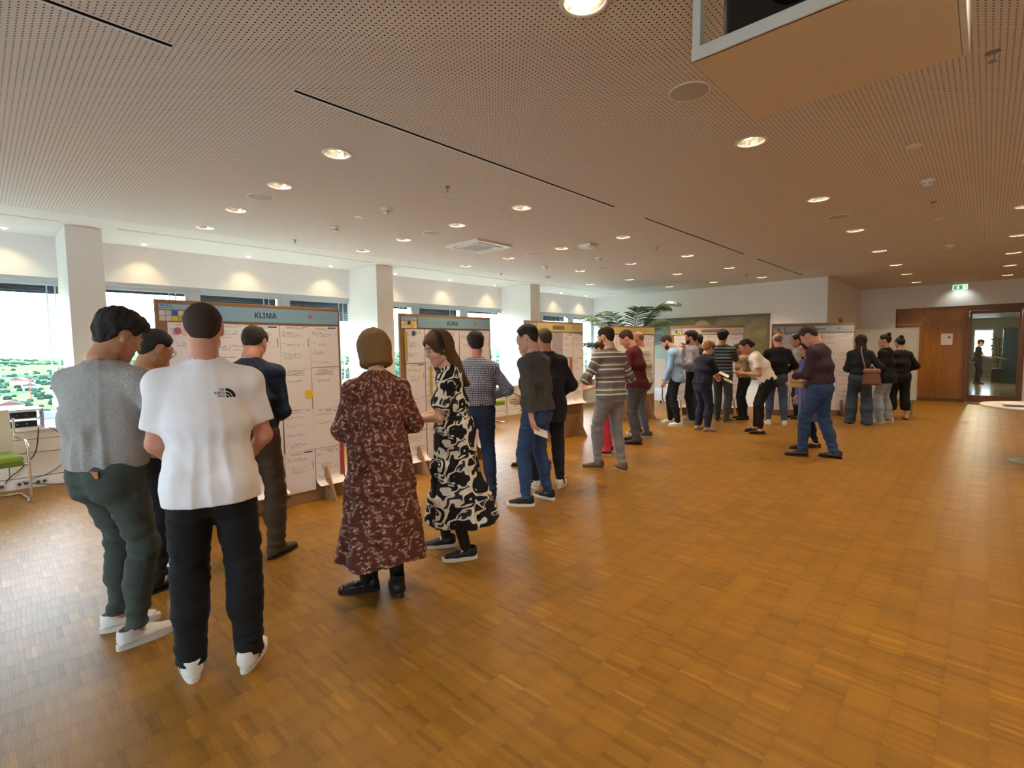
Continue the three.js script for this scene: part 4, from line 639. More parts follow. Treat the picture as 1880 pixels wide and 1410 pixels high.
// ---- head, in its own axes: origin at the middle of the skull, face towards +z, about 0.235 high
const skull = [ell(0, 0.025, -0.016, 0.077, 0.09, 0.096, { k: 0.02 })];
function headGeo(fem, cell, smile) {
  const j = fem ? 0.92 : 1, ps = [...skull,
    prim(V(0, 0.0, 0.032), V(0, -0.06, 0.046), 0.064 * j, 0.05, 0.05 * j, 0.04, X_, { k: 0.03 }), prim(V(0, -0.06, 0.048), V(0, -0.096, 0.058), 0.042 * j, 0.038, 0.026 * j, 0.024, X_, { k: 0.03 }),
    prim(V(-0.046 * j, -0.066, 0.0), V(0, -0.094, 0.06), 0.018, 0.018, 0.018, 0.018, X_, { k: 0.03 }), prim(V(0.046 * j, -0.066, 0.0), V(0, -0.094, 0.06), 0.018, 0.018, 0.018, 0.018, X_, { k: 0.03 }),
    ell(0.036, smile ? -0.026 : -0.02, smile ? 0.07 : 0.066, 0.02, 0.018, 0.018, { k: 0.025 }), ell(-0.036, smile ? -0.026 : -0.02, smile ? 0.07 : 0.066, 0.02, 0.018, 0.018, { k: 0.025 }),
    prim(V(-0.03, 0.03, 0.077), V(0.03, 0.03, 0.077), 0.012, 0.012, 0.012, 0.012, X_, { k: 0.02 }),
    seg([0, 0.022, 0.084], [0, -0.017, 0.1055], 0.0075, 0.0085, { k: 0.012 }), ell(0, -0.022, 0.098, 0.0145, 0.008, 0.011, { k: 0.008 }),
    ell(0, -0.05, 0.087, 0.021, 0.006, 0.009, { k: 0.008 }), ell(0, -0.0615, 0.086, 0.018, 0.007, 0.009, { k: 0.006 }), ell(0, -0.094, 0.07, 0.017, 0.014, 0.014, { k: 0.02 }),
    prim(V(0.076, 0.02, -0.012), V(0.074, -0.024, -0.006), 0.008, 0.02, 0.007, 0.012, X_, { k: 0.008 }), prim(V(-0.076, 0.02, -0.012), V(-0.074, -0.024, -0.006), 0.008, 0.02, 0.007, 0.012, X_, { k: 0.008 }),
    seg([0, -0.05, -0.022], [0, -0.14, -0.03], fem ? 0.046 : 0.055, fem ? 0.046 : 0.058, { k: 0.03 })];
  const soc = [ell(0.031, 0.01, 0.094, 0.016, 0.011, 0.014), ell(-0.031, 0.01, 0.094, 0.016, 0.011, 0.014)], f = fieldOf(ps, null, null), g = meshField((x, y, z) => { let d = f(x, y, z); for (const q of soc) { const e = -pd(q, x, y, z), h = 0.01 - Math.abs(d - e); d = Math.max(d, e); if (h > 0) d += h * h / 0.04; } return d; }, ps, cell);
  const col = [], p = g.attributes.position;
  for (let i = 0; i < p.count; i++) { const x = p.getX(i), y = p.getY(i), z = p.getZ(i); let c = [1, 1, 1]; const my = -0.06 + 14 * x * x; if (smile && z > 0.06 && Math.abs(x) < 0.03 && Math.abs(y - my) < 0.0095) c = Math.abs(y - my) < 0.004 && Math.abs(x) < 0.025 ? [1.05, 1.65, 2.2] : [0.82, 0.45, 0.45]; else if (!smile && z > 0.08 && Math.abs(x) < 0.022 && y < -0.045 && y > -0.068) c = fem ? [0.85, 0.5, 0.5] : [0.9, 0.66, 0.62]; else if (z > 0.06 && Math.abs(Math.abs(x) - 0.031) < 0.019 && y > 0.03 && y < 0.04) c = [0.3, 0.24, 0.2]; col.push(...c); }
  g.setAttribute('color', new THREE.Float32BufferAttribute(col, 3));
  const eyes = []; for (const s of [-1, 1]) { const e = new THREE.SphereGeometry(0.0118, 14, 10); e.deleteAttribute('uv'); const c = []; for (let i = 0; i < e.attributes.position.count; i++) { const x = e.attributes.position.getX(i), y = e.attributes.position.getY(i), z = e.attributes.position.getZ(i); c.push(...(z > 0.009 ? [0.06, 0.05, 0.05] : z > 0.006 ? [0.2, 0.14, 0.1] : [1.05, 1.7, 2.3])); } e.setAttribute('color', new THREE.Float32BufferAttribute(c, 3)); e.translate(s * 0.031, 0.009, 0.0762); eyes.push(e); }
  return mergeGeometries([g, ...eyes]);
}
// hand: wrist at the origin, fingers along -y, palm facing +z, thumb towards +x * side
function handGeo(curl, side, cell) {
  const ps = [prim(V(0, 0.02, 0), V(0, -0.03, 0), 0.024, 0.018, 0.034, 0.014, X_, { k: 0.02 }), prim(V(0, -0.03, 0), V(0, -0.078, 0.002), 0.036, 0.0145, 0.04, 0.0125, X_, { k: 0.015 })];
  const chain = (p, dir, lens, r, bend, ax) => { let a = V(...p), d = V(...dir).normalize(); lens.forEach((l, i) => { d = d.clone().applyAxisAngle(ax, bend[i]); const b = a.clone().addScaledVector(d, l); ps.push(prim(a, b, r * (1 - i * 0.1), r * (1 - i * 0.1), r * (0.9 - i * 0.1), r * (0.9 - i * 0.1), X_, { k: i ? 0.004 : 0.006 })); a = b; }); };
  [[0.03, 0.042, 0.085], [0.0105, 0.047, 0.09], [-0.0095, 0.044, 0.087], [-0.0285, 0.034, 0.08]].forEach(([x, l, y], i) => chain([x * side, -y + 0.012, 0.001], [x * side * 1.2, -1, 0], [l, l * 0.68, l * 0.5], 0.0088 - (i === 3 ? 0.001 : 0), [-curl * (0.7 + i * 0.08), -curl * 1.1, -curl * 0.8], X_));
  chain([0.026 * side, -0.022, 0.006], [0.75 * side, -0.8, 0.35], [0.036, 0.032, 0.024], 0.0105, [-curl * 0.3, -curl * 0.35, -curl * 0.35], V(1, 0.6 * side, 0).normalize());
  return meshField(fieldOf(ps), ps, cell);
}
const cacheG = new Map(), cached = (k, f) => { if (!cacheG.has(k)) cacheG.set(k, f()); return cacheG.get(k); };
// ---- hair styles, in head axes: the head's own surface swollen by a thickness that thins out to nothing at the hairline
const headBase = [...skull, prim(V(0, 0.0, 0.032), V(0, -0.06, 0.046), 0.064, 0.05, 0.05, 0.04, X_, { k: 0.03 }), prim(V(0, -0.06, 0.048), V(0, -0.096, 0.058), 0.042, 0.038, 0.026, 0.024, X_, { k: 0.03 }), prim(V(-0.046, -0.066, 0.0), V(0, -0.094, 0.06), 0.018, 0.018, 0.018, 0.018, X_, { k: 0.03 }), prim(V(0.046, -0.066, 0.0), V(0, -0.094, 0.06), 0.018, 0.018, 0.018, 0.018, X_, { k: 0.03 }), seg([0, -0.05, -0.022], [0, -0.14, -0.03], 0.053, 0.056, { k: 0.03 })];
function hairGeo(style, cell) {
  const top = (o) => ell(0, 0.03 + (o.up ?? 0), -0.018, 0.079 + o.t, 0.088 + o.t + (o.h ?? 0), 0.097 + o.t, { k: 0.02 });
  const strand = (a) => (x, y, z) => a * (noise3(x * 55 + z * 20, y * 14, z * 55) + 0.6 * noise3(x * 130, y * 30, z * 130));
  const hb = fieldOf(headBase);
  const edge = (front, side, nape) => (x, y, z) => {
    let yl = z > 0.03 ? lerp(side + 0.012, front, smooth(0.03, 0.07, z)) : z > -0.02 ? lerp(side, side + 0.012, smooth(-0.02, 0.03, z)) : lerp(nape, side, smooth(-0.075, -0.02, z));
    yl += 0.005 * noise3(x * 70, 3, z * 70) - (z > 0.055 ? 0.25 * Math.max(0, Math.abs(x) - 0.045) : 0);
    const e = Math.hypot((Math.abs(x) - 0.078) * 1.2, y + 0.002, (z + 0.008) * 1.05) - 0.026; return Math.min(y - yl, z > -0.05 ? e : 1);
  };
  const swell = (m, T, extra, a = 0.003) => { const st = strand(a), big = 0.05, p = headBase.slice(0, 2).concat(headBase[5], extra ?? [], [top({ t: big })]), ex = extra?.length ? fieldOf(extra) : null; return meshField((x, y, z) => { const k = m(x, y, z), t = lerp(-0.016, T(x, y, z), smooth(-0.012, 0.026, k)) , w = smooth(0, 0.03, k); let d = hb(x, y, z) - t + st(x, y, z) * w; if (ex) { const e = ex(x, y, z) + st(x, y, z), h = 0.014 - Math.abs(d - e); d = Math.min(d, e); if (h > 0) d -= h * h / 0.056; } return d; }, p, cell); };
  const std = edge(0.072, 0.0, -0.078);
  if (style === 'short') return swell(std, (x, y, z) => 0.008 + 0.012 * smooth(0.0, 0.1, y));
  if (style === 'thick') return swell(edge(0.066, -0.004, -0.082), (x, y, z) => 0.012 + 0.024 * smooth(0.0, 0.1, y) + 0.01 * smooth(0.03, 0.08, z) * smooth(0.05, 0.1, y), null, 0.0075);
  if (style === 'buzz') return swell(std, () => 0.0035, null, 0.0008);
  if (style === 'ring') { const r = edge(0.3, 0.0, -0.075); return swell((x, y, z) => Math.min(r(x, y, z), 0.05 + 0.35 * Math.max(0, -z - 0.03) - y), () => 0.005, null, 0.0015); }
  if (style === 'thin') return swell(std, (x, y, z) => (0.007 + 0.009 * smooth(0, 0.1, y)) * (1 - 1.5 * Math.exp(-(x * x + (z + 0.03) ** 2) / 0.0011) * smooth(0.07, 0.1, y)));
  if (style === 'crop') return swell((x, y, z) => { const e = edge(0.058, -0.035, -0.085)(x, y, z); return e; }, (x, y, z) => 0.014 + 0.012 * smooth(0.0, 0.09, y), null, 0.006);
  if (style === 'bun') return swell(edge(0.072, 0.0, -0.06), () => 0.009, [ell(0, 0.115, -0.085, 0.04, 0.036, 0.038, { k: 0.012 })]);
  if (style === 'lowbun') return swell(edge(0.07, 0.0, -0.085), () => 0.011, [ell(0, -0.03, -0.118, 0.044, 0.042, 0.034, { k: 0.02 })]);
  if (style === 'beard') { const hbx = (x, y, z) => Math.min(smooth(0.03, -0.02, y) > 0 ? (-0.022 + 0.35 * Math.max(0, 0.05 - z) * 0 - y + (z < 0.03 ? 0.02 : 0)) : -1, z + 0.004, Math.hypot(x * 0.9, (y + 0.056) * 1.6, (z - 0.098) * 0.9) - 0.021, 0.115 + y + 0.3 * z); return swell(hbx, () => 0.0055, null, 0.0015); }
  if (style === 'bob') { const p = [top({ t: 0.02, up: 0.004 }), prim(V(0, 0.04, -0.03), V(0, -0.085, -0.03), 0.092, 0.095, 0.1, 0.085, X_, { k: 0.03, cap: 0.4 })]; return meshField(fieldOf(p, [ell(0, -0.03, 0.105, 0.07, 0.1, 0.075)], [(x, y, z) => -0.108 - y + 0.006 * noise3(x * 30, 0, z * 30)], strand(0.0035)), p, cell); }
  if (style === 'long') { const p = [top({ t: 0.014, up: 0.004 }), prim(V(0, 0.02, -0.045), V(0, -0.16, -0.06), 0.084, 0.07, 0.085, 0.05, X_, { k: 0.04 }), prim(V(0, -0.14, -0.06), V(0.02, -0.34, -0.085), 0.085, 0.045, 0.06, 0.02, X_, { k: 0.04 }), prim(V(-0.072, 0.02, 0.02), V(-0.07, -0.2, 0.05), 0.014, 0.03, 0.01, 0.015, X_, { k: 0.02 })]; return meshField(fieldOf(p, [ell(0, -0.035, 0.1, 0.063, 0.115, 0.075)], null, strand(0.0045)), p, cell); }
}
const hairBump = dataTex(128, 128, (u, v) => { const k = 255 * (0.5 * tnoise(u, v, 40, 3, 31) + 0.5 * tnoise(u, v, 90, 5, 32)); return [k, k, k]; }, false);
const hairMats = new Map();
function hairMat(c, b = 0.0028) { const k = c + '|' + b; if (!hairMats.has(k)) hairMats.set(k, new THREE.MeshStandardMaterial({ color: c, roughness: 0.78, bumpMap: rep(hairBump, 12, b < 0.001 ? 40 : 3), bumpScale: b })); return hairMats.get(k); }
function headUV(g) { const p = g.attributes.position, uv = new Float32Array(p.count * 2); for (let i = 0; i < p.count; i++) { uv[i * 2] = Math.atan2(p.getX(i), -p.getZ(i)) * 0.1; uv[i * 2 + 1] = p.getY(i); } g.setAttribute('uv', new THREE.BufferAttribute(uv, 2)); return g; }
const skinTone = { light: 0xd9a88c, fair: 0xdfb298, mid: 0xc08a68, ruddy: 0xcd9078 }, skinMats = {};
function skinMat(t) { return skinMats[t] ??= new THREE.MeshPhysicalMaterial({ color: skinTone[t], roughness: 0.55, vertexColors: true }); }

// ---- shoes, foot axes: heel at -z, toe at +z, ankle above the origin
function shoeParts(style, sc = 0.0065) {
  return cached('shoe' + style + sc, () => {
    const low = style === 'flat', boot = style === 'boot', derby = style === 'derby';
    const ps = [prim(V(0, 0.05, -0.04), V(0, 0.042, 0.08), 0.038, 0.036, 0.043, 0.03, X_, { k: 0.03 }), prim(V(0, 0.04, 0.08), V(0, derby ? 0.03 : 0.034, derby ? 0.18 : 0.16), 0.043, 0.03, derby ? 0.03 : 0.038, 0.022, X_, { k: 0.03 })];
    if (!low) ps.push(prim(V(0, 0.05, -0.02), V(0, boot ? 0.15 : 0.1, -0.025), 0.038, 0.046, 0.042, 0.052, X_, { k: 0.03, cap: 0.3 }));
    const sole = style === 'sneaker' ? 0.026 : boot ? 0.03 : 0.012;
    const clips = [(x, y, z) => sole - y]; const subs = low ? [ell(0, 0.085, 0.0, 0.036, 0.05, 0.085)] : [prim(V(0, 0.08, -0.025), V(0, 0.3, -0.03), 0.034, 0.042, 0.036, 0.044, X_)];
    const up = meshField(fieldOf(ps, subs, clips, (x, y, z) => 0.0015 * noise3(x * 40, y * 40, z * 25)), ps, sc);
    const o = []; for (let k = 0; k < 48; k++) { const a = k / 48 * Math.PI * 2, s = Math.sin(a), c = Math.cos(a); const z = 0.058 + 0.138 * s + (derby ? 0.012 * Math.max(0, s) : 0), w = (0.036 + 0.009 * smooth(-0.4, 0.5, s) - (derby ? 0.008 * Math.max(0, s) : 0)) * Math.sign(c) * Math.pow(Math.abs(c), 0.82); o.push(new THREE.Vector2(w, z)); }
    const sl = new THREE.ExtrudeGeometry(new THREE.Shape(o), { depth: sole, bevelEnabled: true, bevelSize: 0.004, bevelThickness: 0.003, bevelSegments: 2 }).rotateX(Math.PI / 2).translate(0, sole + 0.001, 0);
    const laces = [0, 1, 2, 3].map((k) => tube([[-0.026, 0.07 - k * 0.005, 0.045 + k * 0.02], [0, 0.084 - k * 0.0065, 0.05 + k * 0.02], [0.026, 0.07 - k * 0.005, 0.045 + k * 0.02]], 0.0036, 8, 5)); laces.push(tube([[0, 0.08, 0.05], [0.02, 0.084, 0.04], [0.032, 0.07, 0.05], [0.036, 0.05, 0.06]], 0.0026, 10, 5), tube([[0, 0.08, 0.05], [-0.02, 0.084, 0.04], [-0.034, 0.068, 0.05]], 0.0026, 10, 5));
    const p = sl.attributes.position; void p;
    return { up, sole: sl, laces: join(laces), low };
  });
}

// ---- fabrics
const knit = dataTex(128, 128, (u, v) => { const k = 128 + 80 * (tnoise(u, v, 32, 32, 41) - 0.5) + 70 * (tnoise(u, v, 64, 64, 42) - 0.5); return [k, k, k]; }, false);
const weave = dataTex(128, 128, (u, v, x, y) => { const k = 128 + 50 * Math.sin(x * Math.PI / 2) * Math.sin(y * Math.PI / 2) + 50 * (tnoise(u, v, 40, 40, 43) - 0.5); return [k, k, k]; }, false);
const heather = dataTex(256, 256, (u, v) => { const k = 205 + 60 * (tnoise(u, v, 128, 128, 44) - 0.5) + 50 * (tnoise(u, v, 40, 60, 45) - 0.5); return [k, k, k]; });
const denimT = dataTex(256, 256, (u, v) => { const k = 215 + 34 * (tnoise(u, v, 128, 64, 46) - 0.5) + 16 * (tnoise(u, v, 12, 6, 47) - 0.5); return [k, k, k]; });
const fab = new Map();
function fabric(color, o = {}) {
  const key = color + (o.map?.uuid ?? '') + (o.kind ?? '') + (o.rough ?? '');
  if (!fab.has(key)) { const k = o.kind, b = k === 'knit' ? rep(knit, 14) : rep(weave, 24); const m = o.map ?? (k === 'knit' || k === 'heather' ? rep(heather, 9) : k === 'denim' ? rep(denimT, 5) : null); fab.set(key, new THREE.MeshStandardMaterial({ color, roughness: o.rough ?? 0.9, map: m, bumpMap: b, bumpScale: k === 'knit' ? 0.002 : 0.0004 })); }
  return fab.get(key);
}
const floral = rep(canvas(512, 512, (g, W) => {
  g.fillStyle = '#5c2d26'; g.fillRect(0, 0, W, W);
  const wrap = (x, y, f) => { for (const a of [-W, 0, W]) for (const b of [-W, 0, W]) { g.save(); g.translate(x + a, y + b); f(); g.restore(); } };
  for (let k = 0; k < 90; k++) { const x = rnd() * W, y = rnd() * W, r = rr(10, 22), a = rnd() * 6; wrap(x, y, () => { g.rotate(a); g.fillStyle = ['#743e32', '#42201a', '#82503f'][k % 3]; g.beginPath(); g.ellipse(0, 0, r, r * 0.5, 0, 0, 7); g.fill(); }); }
  for (let k = 0; k < 66; k++) { const x = rnd() * W, y = rnd() * W, a = rnd() * 6, L = rr(30, 70); wrap(x, y, () => { g.rotate(a); g.strokeStyle = '#c3a78c'; g.lineWidth = 2.6; g.beginPath(); g.moveTo(0, 0); g.bezierCurveTo(L * 0.3, -12, L * 0.6, 14, L, 0); g.stroke(); for (let m = 1; m < 5; m++) { g.fillStyle = m % 2 ? '#cdb59c' : '#9b6f58'; g.beginPath(); g.ellipse(L * m / 5, m % 2 ? -8 : 8, 9, 3.6, m % 2 ? -0.7 : 0.7, 0, 7); g.fill(); } }); }
  for (let k = 0; k < 34; k++) { const x = rnd() * W, y = rnd() * W, a = rnd() * 6, r = rr(6, 11); wrap(x, y, () => { g.rotate(a); g.fillStyle = k % 3 ? '#d2bca6' : '#b88a78'; for (let m = 0; m < 6; m++) { g.rotate(Math.PI / 3); g.beginPath(); g.ellipse(r, 0, r * 0.75, r * 0.38, 0, 0, 7); g.fill(); } g.fillStyle = '#6e3b2c'; g.beginPath(); g.arc(0, 0, r * 0.42, 0, 7); g.fill(); }); }
}), 1 / 0.24);
const marble = rep(dataTex(512, 512, (u, v) => {
  const fr_ = (x) => ((x % 1) + 1) % 1, q1 = tnoise(u, v, 4, 4, 51) + 0.5 * tnoise(u, v, 8, 8, 55), q2 = tnoise(u, v, 4, 4, 52) + 0.5 * tnoise(u, v, 8, 8, 56), r = tnoise(fr_(u + 0.3 * q1), fr_(v + 0.34 * q2), 5, 4, 53), r2 = tnoise(fr_(u + 0.2 * r), fr_(v + 0.3 * q1), 9, 7, 54), w = Math.sin(6.283 * (r * 1.9 + 0.5 * r2 + 0.3 * q2));
  const t = smooth(-0.32, -0.14, w) * (1 - 0.85 * smooth(0.5, 0.56, r2) * smooth(0.55, 0.8, w)); return [lerp(9, 228, t), lerp(9, 224, t), lerp(20, 212, t)];
}), 1 / 0.34);
const gingham = rep(dataTex(64, 64, (u, v) => { const a = u % 0.5 < 0.25, b = v % 0.5 < 0.25; return a && b ? [28, 38, 70] : a || b ? [108, 120, 148] : [226, 228, 234]; }), 1 / 0.036);
const plaid = rep(dataTex(128, 128, (u, v) => { const a = smooth(0.3, 0.34, u) * (1 - smooth(0.6, 0.64, u)), b = smooth(0.3, 0.34, v) * (1 - smooth(0.6, 0.64, v)), l = (Math.abs(u - 0.1) < 0.02 ? 0.5 : 0) + (Math.abs(v - 0.1) < 0.02 ? 0.5 : 0), k = 0.5 * a + 0.5 * b; return [lerp(20, 40, k) + 30 * l, lerp(28, 58, k) + 32 * l, lerp(52, 84, k) + 34 * l]; }), 1 / 0.11);
const stripesA = rep(dataTex(4, 512, (u, v) => { const t = (v * 0.44) % 0.11 / 0.11, w = (v * 4) % 1; const cream = (w > 0.0 && w < 0.13) || (w > 0.36 && w < 0.46); const tan = w > 0.46 && w < 0.58; void t; return cream ? [226, 220, 206] : tan ? [150, 138, 120] : [112, 108, 112]; }), 1, 1 / 0.62);
const stripesB = rep(dataTex(4, 128, (u, v) => (v * 2 % 1 < 0.48 ? [24, 26, 34] : [104, 122, 130])), 1, 1 / 0.135);
const stripesC = rep(dataTex(4, 128, (u, v) => (v * 3 % 1 < 0.16 ? [170, 160, 146] : [206, 198, 184])), 1, 1 / 0.33);

// ---- the figure
function ik(A, T, l1, l2, pole) {
  const d = T.clone().sub(A); let L = d.length(); const mx = (l1 + l2) * 0.998, mn = Math.abs(l1 - l2) + 0.01; if (L > mx) { d.multiplyScalar(mx / L); L = mx; } else if (L < mn) { d.multiplyScalar(mn / L); L = mn; }
  const u = d.clone().normalize(), a = (l1 * l1 - l2 * l2 + L * L) / (2 * L), h = Math.sqrt(Math.max(0, l1 * l1 - a * a)), p = pole.clone().addScaledVector(u, -pole.dot(u)).normalize();
  return [A.clone().addScaledVector(u, a).addScaledVector(p, h), A.clone().add(d)];
}
function person(o) {
  const H = o.H, s = H / 1.78, fem = !!o.fem, g = o.girth ?? 1, th = rad(o.th), up = V(0, 1, 0), f = V(Math.sin(th), 0, Math.cos(th)), l = V(Math.cos(th), 0, -Math.sin(th));
  const ox = (o.L[0] + o.R[0]) / 2, oz = (o.L[1] + o.R[1]) / 2, t = thing('person', o.label, 'person', [ox, 0, oz], 0), cell = o.cell ?? 0.012, far = cell > 0.0094;
  const mix = (...a) => { const v = V(0, 0, 0); for (let i = 0; i < a.length; i += 2) v.addScaledVector(a[i], a[i + 1]); return v; };
  const ank = [o.L, o.R].map((q) => V(q[0] - ox, 0.078 * s + (q[3] ?? 0), q[1] - oz)), toe = [o.L, o.R].map((q) => V(Math.sin(rad(q[2])), 0, Math.cos(rad(q[2]))));
  const sh = o.shift ?? [0, 0], TH = 0.445 * s, SH = 0.43 * s, hw = 0.085 * s * (fem ? 1.02 : 1);
  const Pg = mix(l, sh[0], f, sh[1]), hipF = mix(f, 1, toe[0].clone().add(toe[1]), 0.35).normalize(), hipL = V(hipF.z, 0, -hipF.x);
  let hipY = 2; [1, -1].forEach((sd, i) => { const d = Math.hypot(Pg.x + hipL.x * hw * sd - ank[i].x, Pg.z + hipL.z * hw * sd - ank[i].z); hipY = Math.min(hipY, ank[i].y + Math.sqrt(Math.max(0.1, (TH + SH) ** 2 * 0.994 - d * d))); });
  hipY -= o.sink ?? 0.008;
  const P = Pg.clone(); P.y = hipY;
  const lean = o.lean ?? 3, rollA = o.roll ?? 0, fr = (p, r = rollA, y = 0) => { const F0 = mix(f, Math.cos(rad(y)), l, Math.sin(rad(y))), L0 = mix(l, Math.cos(rad(y)), f, -Math.sin(rad(y))), c = Math.cos(rad(p)), q = Math.sin(rad(p)); let u = mix(up, c, F0, q), ff = mix(F0, c, up, -q); const ll = mix(L0, Math.cos(rad(r)), u, -Math.sin(rad(r))); u = mix(u, Math.cos(rad(r)), L0, Math.sin(rad(r))); return { u, f: ff, l: ll }; };
  const f1 = fr(lean * 0.7), f2 = fr(lean * 1.2, rollA, o.twist ?? 0), C = P.clone().addScaledVector(f1.u, 0.3 * s), Nk = C.clone().addScaledVector(f2.u, 0.22 * s);
  const fn = fr(lean + (o.neck ?? 8) * 0.55 + 12, rollA, (o.hyaw ?? 0) * 0.4), fh = fr(lean + (o.neck ?? 8), rollA + (o.hroll ?? 0), o.hyaw ?? 0), HC = Nk.clone().addScaledVector(fn.u, 0.075 * s).addScaledVector(fh.u, 0.115 * s);
  const sw = (fem ? 0.15 : 0.174) * s * (o.shW ?? 1), Sh = [1, -1].map((sd) => Nk.clone().addScaledVector(f2.l, sd * sw).addScaledVector(f2.u, -0.066 * s));
  const UA = 0.29 * s, FA = 0.255 * s, hips = [1, -1].map((sd) => P.clone().addScaledVector(hipL, sd * hw)), knee = [], elbow = [], wrist = [];
  [0, 1].forEach((i) => { knee.push(ik(hips[i], ank[i], TH, SH, mix(toe[i], 1, hipF, 0.6))[0]); const a = [o.armL, o.armR][i] ?? {}, sd = i ? -1 : 1, w = a.w ?? [0.25, 0.83, 0.03], W = Pg.clone().addScaledVector(l, w[0] * sd * s).addScaledVector(f, w[2] * s); W.y = w[1] * s; const pl = a.pole ?? [0.5, -0.3, -1], r = ik(Sh[i], W, UA, FA, mix(l, pl[0] * sd, up, pl[1], f, pl[2])); elbow.push(r[0]); wrist.push(r[1]); });
  const gw = g * s, R = (v) => v * gw, r = (v) => v * s * (0.6 + 0.4 * g), pel = fem ? [0.158, 0.112] : [0.15, 0.108], wai = fem ? [0.122, 0.094] : [0.14, 0.104], che = fem ? [0.138, 0.108] : [0.158, 0.118];
  const belly = o.belly ?? 0;
  const torso = (e, tg = 0) => [
    prim(P.clone().addScaledVector(up, -0.03 * s), P.clone().addScaledVector(f1.u, 0.09 * s), R(pel[0]) + e, R(pel[1]) + e, R(lerp(pel[0], wai[0], 0.6)) + e, R(lerp(pel[1], wai[1], 0.6)) + e, hipL, { k: 0.06, cap: 0.6, tag: tg }),
    prim(P.clone().addScaledVector(f1.u, 0.1 * s).addScaledVector(f1.f, belly * 0.02), C.clone().addScaledVector(f1.u, -0.06 * s).addScaledVector(f1.f, belly * 0.012), R(wai[0]) + e, R(wai[1]) + e + belly * 0.012, R(lerp(wai[0], che[0], 0.6)) + e, R(lerp(wai[1], che[1], 0.6)) + e, f1.l, { k: 0.08, cap: 0.6, tag: tg }),
    prim(C.clone().addScaledVector(f2.u, -0.02 * s), C.clone().addScaledVector(f2.u, 0.11 * s), R(che[0]) + e, R(che[1]) + e, R(che[0] * 0.93) + e, R(che[1] * 0.8) + e, f2.l, { k: 0.08, cap: 0.6, tag: tg }),
    ...[0, 1].map((i) => prim(Nk.clone().addScaledVector(f2.u, -0.05 * s).addScaledVector(f2.l, (i ? -1 : 1) * 0.04 * s), Sh[i].clone(), r(0.064) + e, r(0.07) + e, r(0.047) + e, r(0.052) + e, f2.u, { k: 0.06, tag: tg })),
    prim(Nk.clone().addScaledVector(f2.u, -0.03 * s), Nk.clone().addScaledVector(fn.u, 0.02 * s), r(0.088) + e, r(0.06) + e, r(0.058) + e * 0.5, r(0.052) + e * 0.5, f2.l, { k: 0.07, cap: 0.5, tag: tg })].concat(fem ? [1, -1].map((sd) => prim(C.clone().addScaledVector(f2.l, sd * 0.065 * gw).addScaledVector(f2.f, 0.075 * gw).addScaledVector(f2.u, 0.0), C.clone().addScaledVector(f2.l, sd * 0.065 * gw).addScaledVector(f2.f, 0.085 * gw).addScaledVector(f2.u, -0.02 * s), 0.05 * gw + e, 0.05 * gw + e, 0.055 * gw + e, 0.055 * gw + e, f2.l, { k: 0.05, tag: tg })) : []);
  const bum = (e) => [1, -1].map((sd) => prim(P.clone().addScaledVector(hipL, sd * 0.068 * gw).addScaledVector(hipF, -0.04 * gw).addScaledVector(up, -0.03 * s), P.clone().addScaledVector(hipL, sd * 0.07 * gw).addScaledVector(hipF, -0.035 * gw).addScaledVector(up, -0.09 * s), r(0.088) + e, r(0.088) + e, r(0.085) + e, r(0.08) + e, hipL, { k: 0.05 }));
  const neckP = prim(Nk.clone().addScaledVector(fn.u, -0.03 * s), HC.clone().addScaledVector(fh.u, -0.06 * s).addScaledVector(fh.f, -0.02 * s), 0.058 * s, 0.056 * s, (fem ? 0.045 : 0.055) * s, (fem ? 0.045 : 0.055) * s, f2.l, { k: 0.03 });
  const arms = (e0, e1, e2) => [0, 1].flatMap((i) => [prim(Sh[i].clone().addScaledVector(f2.u, -0.008 * s), elbow[i], r(0.046) + e0, r(0.05) + e0, r(0.041) + e1, r(0.041) + e1, f, { k: 0.035, tag: 1 + i }), prim(elbow[i], wrist[i], r(0.042) + e1, r(0.04) + e1, r(0.027) + e2, r(0.024) + e2, f, { k: 0.025, tag: 1 + i })]);
  const legs = (e0, e1, e2, tg = 3) => [0, 1].flatMap((i) => [prim(hips[i].clone().addScaledVector(up, -0.01), knee[i], r(0.092) + e0, r(0.095) + e0, r(0.06) + e1, r(0.06) + e1, hipL, { k: 0.03, tag: tg + i }), prim(knee[i], ank[i].clone().addScaledVector(up, -0.03), r(0.058) + e1, r(0.06) + e1, r(0.036) + e2, r(0.04) + e2, hipL, { k: 0.025, tag: tg + i }), prim(knee[i].clone().lerp(ank[i], 0.1).addScaledVector(toe[i], -0.012), knee[i].clone().lerp(ank[i], 0.45).addScaledVector(toe[i], -0.02), r(0.05) + e1, r(0.05) + e1, r(0.045) + e2, r(0.045) + e2, hipL, { k: 0.04, tag: tg + i })]);
  // body
  const skin = skinMat(o.skin ?? 'light'), bare = o.bareLegs, feet = [0, 1].map((i) => prim(ank[i].clone().addScaledVector(up, -0.03), ank[i].clone().addScaledVector(toe[i], 0.12 * s).add(V(0, -0.045 * s, 0)), 0.032 * s, 0.032 * s, 0.032 * s, 0.02 * s, hipL, { k: 0.03 }));
  const bp = [...torso(-0.012), neckP, ...arms(-0.004, -0.002, 0), ...legs(-0.012, -0.01, -0.006), ...feet];
  let bg = meshField(fieldOf(bp), bp, Math.max(cell, 0.0165)); bg.setAttribute('color', new THREE.Float32BufferAttribute(new Float32Array(bg.attributes.position.count * 3).fill(1), 3));
  const hs = 1.04 * s * (o.headS ?? 1), hm = new THREE.Matrix4().makeBasis(fh.l.clone().multiplyScalar(hs), fh.u.clone().multiplyScalar(hs), fh.f.clone().multiplyScalar(hs)).setPosition(HC), geos = [bg];
